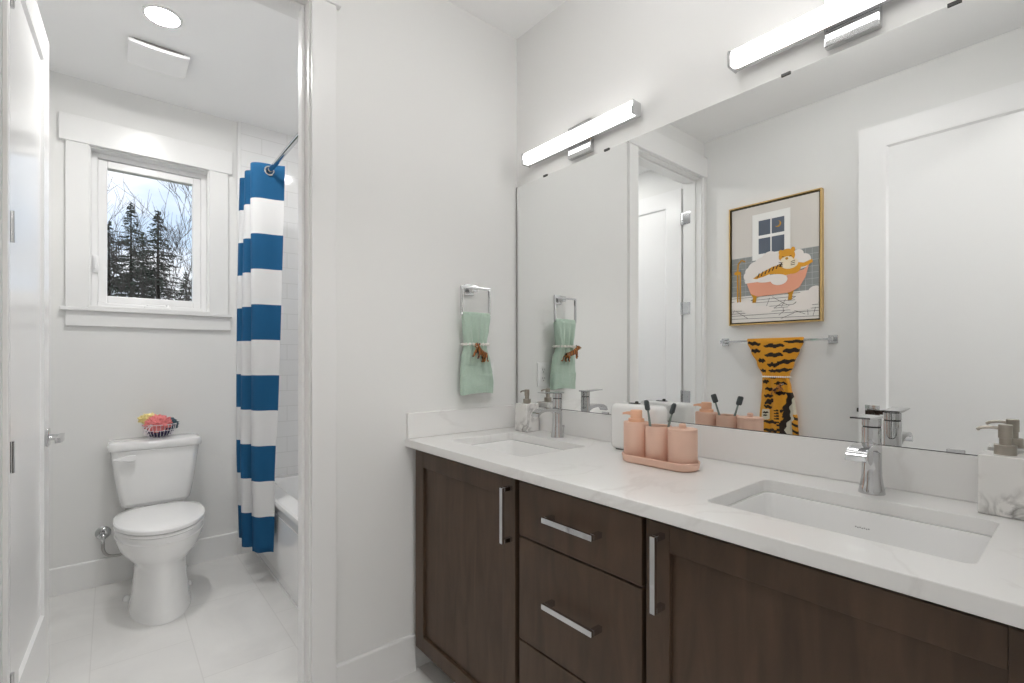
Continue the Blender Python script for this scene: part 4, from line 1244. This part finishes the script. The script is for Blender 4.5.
# tiger towel: orange cloth with black brush marks
tab = [(1.332, 0.469, 0.157, BYo, 0.007), (1.327, 0.469, 0.161, BYo, 0.014), (1.305, 0.469, 0.158, BYo, 0.019), (1.25, 0.470, 0.136, BYo, 0.024), (1.18, 0.473, 0.104, BYo - 0.002, 0.029), (1.105, 0.475, 0.075, BYo - 0.004, 0.030), (1.09, 0.475, 0.074, BYo - 0.004, 0.030),
       (1.04, 0.480, 0.080, BYo - 0.003, 0.030), (0.97, 0.486, 0.092, BYo - 0.003, 0.029), (0.85, 0.490, 0.106, BYo - 0.002, 0.027), (0.735, 0.492, 0.110, BYo - 0.002, 0.024)]
b = BM()
NZ, NA = 260, 240
rings = draped(tab, NZ, NA, 0.008, 6.5, 'x', 0.6)
RR = loft(b, rings)
def blob(u, v, marks):
    for (uu, vv, ru, rv, tilt) in marks:
        du, dv = u - uu, v - vv - tilt * (u - uu)
        wig = 0.25 * math.sin(du / ru * 7.0 + uu * 30)
        if (du / ru) ** 2 + ((dv / rv) + wig) ** 2 < 1: return True
    return False
# marks: u across (-1..1 of the towel's own width), v = height in metres
MK = [(-0.72, 1.300, .26, .012, -.02), (-0.75, 1.255, .22, .012, -.0), (-0.62, 1.196, .2, .013, 0), (0.02, 1.285, .40, .012, .0), (0.02, 1.230, .42, .013, .0), (-0.02, 1.171, .34, .013, .0), (0.78, 1.307, .42, .009, .0), (0.72, 1.255, .34, .014, .01), (0.62, 1.190, .44, .013, .012),
      (0.55, 1.140, .5, .011, .01), (-0.05, 1.135, .3, .009, 0), (-0.7, 1.135, .2, .010, 0), (0.45, 1.062, .42, .011, .0), (-0.65, 1.07, .26, .012, 0), (-0.1, 1.095, .3, .006, 0), (-0.35, 1.025, .34, .010, -.01), (0.32, 1.005, .34, .012, .01), (-0.45, 0.985, .30, .010, 0), (-0.38, 0.952, .30, .016, .03), (-0.48, 0.92, .24, .010, -.02),
      (-0.6, 0.885, .16, .006, 0), (-0.62, 0.868, .12, .005, 0), (0.02, 0.90, .10, .007, 0), (0.02, 0.884, .10, .006, 0), (0.02, 0.868, .10, .006, 0), (0.02, 0.852, .10, .006, 0), (0.3, 0.90, .12, .010, .05), (0.42, 0.872, .12, .010, .05), (0.8, 0.86, .2, .010, .03), (-0.3, 0.83, .4, .01, 0), (0.4, 0.82, .4, .01, .02), (-0.3, 0.78, .4, .01, 0), (0.4, 0.77, .4, .01, .02)]
for f in b.faces:
    c = f.calc_center_median()
    cc, hw, o_, th = lerp_table(tab, c.z)
    u = (c.x - cc) / hw
    mi = 0
    if c.y > o_ - 0.004:
        if blob(u, c.z, MK): mi = 1
        # pale belly and dark flank on the lower right
        if c.z < 1.02:
            edge = 0.62 + (0.985 - c.z) * -2.6 + 0.05 * math.sin(c.z * 60) + 0.04 * math.sin(c.z * 140 + 1)
            if u > edge and c.z < 1.01: mi = 1
            if u > edge + 0.34 and c.z < 0.985 and u < 1.2: mi = 2
            if u > 0.75 and c.z < 0.885 and u > edge + 0.5: mi = 1 if math.sin(c.z * 160 + u * 9) > 0.3 else 0
        if -0.82 < u < -0.38 and c.z < 0.905 and mi == 0: mi = 2 if (u + 0.6) ** 2 * 9 + (c.z - 0.875) ** 2 * 900 < 1 else 0
    f.material_index = mi
tt = obj('hand_towel', b, ['towel_orange', 'towel_black', 'towel_white'], smooth=False)
for p in tt.data.polygons: p.use_smooth = True
tag(tt, 'orange towel with black tiger stripes gathered on the towel bar, in the mirror', 'towel')
bead_string('x', 0.475, BYo - 0.004, 0.079, 0.036, 1.100, 34, 0.0050, 'white bead string around the tiger-striped towel')
xf = Matrix.Translation((0.500, BYo + 0.038, 1.032)) @ Matrix.Rotation(math.radians(-78), 4, 'Z') @ Matrix.Rotation(math.radians(28), 4, 'X') @ Matrix.Scale(0.9, 4)
toy_tiger(xf, 'small striped toy tiger hanging on the orange tiger-striped towel')

# ------------------------------------------------------------------ added fill lights, out of view, for the vanity room and hall
def flush_fill_light(x, y, m, label, r=0.15):
    t = thing('ceiling_light', label, 'ceiling light', (x, y, H))
    b = BM(); lathe(b, [(r + 0.012, H), (r + 0.012, H - 0.012), (r, H - 0.014), (r, H)], x, y, 40)
    obj('trim_ring', b, 'trim_paint', t, smooth=True)
    b = BM(); lathe(b, [(r - 0.001, H - 0.002), (r - 0.001, H - 0.012), (r * .7, H - 0.016)], x, y, 40)
    obj('diffuser', b, m, t)
    return t
t = thing('ceiling_light', 'added frosted drum light, out of view, brightening the vanity room', 'ceiling light', (1.0, -0.80, H))
b = BM(); lathe(b, [(0.06, H), (0.06, H - 0.012), (0.03, H - 0.015), (0.03, H - 0.03)], 1.0, -0.80, 32)
obj('canopy', b, 'trim_paint', t, smooth=True)
b = BM(); lathe(b, [(0.13, H - 0.028), (0.165, H - 0.030), (0.175, H - 0.04), (0.175, H - 0.09), (0.165, H - 0.100), (0.05, H - 0.104)], 1.0, -0.80, 40)
obj('shade', b, 'fill_room', t)
flush_fill_light(2.4, -1.1, 'fill_hall', 'added round fill light on the hall ceiling behind the camera')

# ------------------------------------------------------------------ outside
GZ = -3.2
b = BM(); box(b, -70, XW - 0.3, -45, 45, GZ - 0.3, GZ)
struct('ground', b, 'ground_grass', 'grassy ground far below the window', 'ground')
def conifer(x, y, top, spread, label, seed):
    rnd = random.Random(seed)
    t = thing('conifer_tree', label, 'tree', (x, y, GZ), 'conifers outside the window')
    hgt = top - GZ
    b = BM(); tube(b, [(x, y, GZ), (x, y, GZ + hgt * .5), (x, y, top)], [0.16, 0.10, 0.015], 8)
    obj('trunk', b, 'bark', t, smooth=True)
    b = BM()
    z = top - 0.05
    while z > top - 8.2:
        d = top - z
        L0 = min(0.06 + d * spread, 2.9)
        for k in range(rnd.randint(7, 9)):
            a = rnd.uniform(0, 2 * PI); L = L0 * rnd.uniform(0.6, 1.12)
            dirn = Vector((math.cos(a), math.sin(a), 0)); sd = Vector((-dirn.y, dirn.x, 0))
            z0 = z + rnd.uniform(-.08, .08)
            droop = rnd.uniform(0.12, 0.38)
            ns = max(5, int(L / 0.075))
            for s in range(ns):
                u = (s + rnd.random()) / ns
                p = Vector((x, y, z0)) + dirn * L * u + Vector((0, 0, -droop * L * u * (1.15 - 0.6 * u)))
                for q in (-1, 1):
                    tl = (0.16 + 0.16 * L * (1.1 - u)) * rnd.uniform(.6, 1.25) * min(1, 0.35 + d * 0.6)
                    e = p + dirn * tl * 0.65 + sd * q * tl * rnd.uniform(.4, .9) + Vector((0, 0, rnd.uniform(-0.16, 0.02) * (0.5 + tl)))
                    wv = Vector((rnd.uniform(-1, 1), rnd.uniform(-1, 1), rnd.uniform(-.6, .6))).normalized() * rnd.uniform(0.022, 0.048)
                    m_ = (p + e) / 2
                    vs = [b.verts.new(p), b.verts.new(m_ + wv), b.verts.new(e), b.verts.new(m_ - wv)]
                    b.faces.new(vs)
        z -= rnd.uniform(0.19, 0.30) * (0.7 + 0.35 * min(d, 3) / 3)
    obj('foliage', b, 'needles', t, recalc=False)
for i, (tx, ty, tz, spr, lab) in enumerate((
        (-24.29, 0.16, 7.63, 0.44, 'tall dark conifer with a clear pointed tip, in the window centre'),
        (-30.12, -0.61, 9.27, 0.36, 'thin-topped conifer just left of the pointed one, through the window'),
        (-26.95, -1.48, 7.44, 0.42, 'bushy conifer at the left side of the window'),
        (-39.11, 2.66, 7.32, 0.40, 'low distant conifer at the right side of the window'),
        (-41.04, 0.34, 10.13, 0.42, 'distant conifer filling the gap between two taller conifers'))):
    conifer(tx, ty, tz, spr, lab, 20 + i)
def bare_tree(x, y, hgt, label, seed, lean=(0, 0)):
    rnd = random.Random(seed)
    t = thing('bare_tree', label, 'tree', (x, y, GZ), 'bare trees outside the window')
    tr, br = BM(), BM()
    def grow(bm, p, d, L, r, depth):
        pts = [p]; rad = [r]; q = p; dd = d.copy()
        n = 5
        for k in range(n):
            dd = (dd + Vector((rnd.uniform(-.12, .12), rnd.uniform(-.12, .12), rnd.uniform(-.02, .12)))).normalized()
            q = q + dd * L / n; pts.append(q); rad.append(r * (1 - 0.55 * (k + 1) / n))
        tube(bm, pts, rad, 5 if depth else 8)
        if depth >= 4: return
        kids = (6, 5, 5, 4)[depth]
        for k in range(kids):
            u = rnd.uniform(0.35, 1.0) if depth else rnd.uniform(0.45, 1.0)
            i = min(int(u * n), n - 1)
            bp = pts[i] + (pts[i + 1] - pts[i]) * (u * n - i)
            a = rnd.uniform(0, 2 * PI)
            perp = dd.orthogonal().normalized(); perp = Matrix.Rotation(a, 3, dd) @ perp
            nd = (dd * rnd.uniform(.75, 1.0) + perp * rnd.uniform(.35, .75) + Vector((0, 0, .18))).normalized()
            grow(br, bp, nd, L * rnd.uniform(.45, .68), max(0.0065, rad[i] * rnd.uniform(.42, .58)), depth + 1)
    grow(tr, Vector((x, y, GZ)), Vector((lean[0], lean[1], 1)).normalized(), hgt * .55, 0.075, 0)
    obj('trunk', tr, 'bark_pale', t)
    obj('branches', br, 'bark_pale', t)
for i, (tx, ty, hg, lean, lab) in enumerate((
        (-18.95, -1.24, 11.5, (0, 0.10), 'leafless tree with fine twigs crossing the left of the window'),
        (-21.96, 1.39, 9.5, (0, -0.02), 'leafless sapling with sparse twigs at the right of the window'),
        (-23.52, -2.05, 12.5, (0, 0.16), 'leafless tree leaning in from the window\'s left edge'))):
    bare_tree(tx, ty, hg, lab, 40 + i, lean)
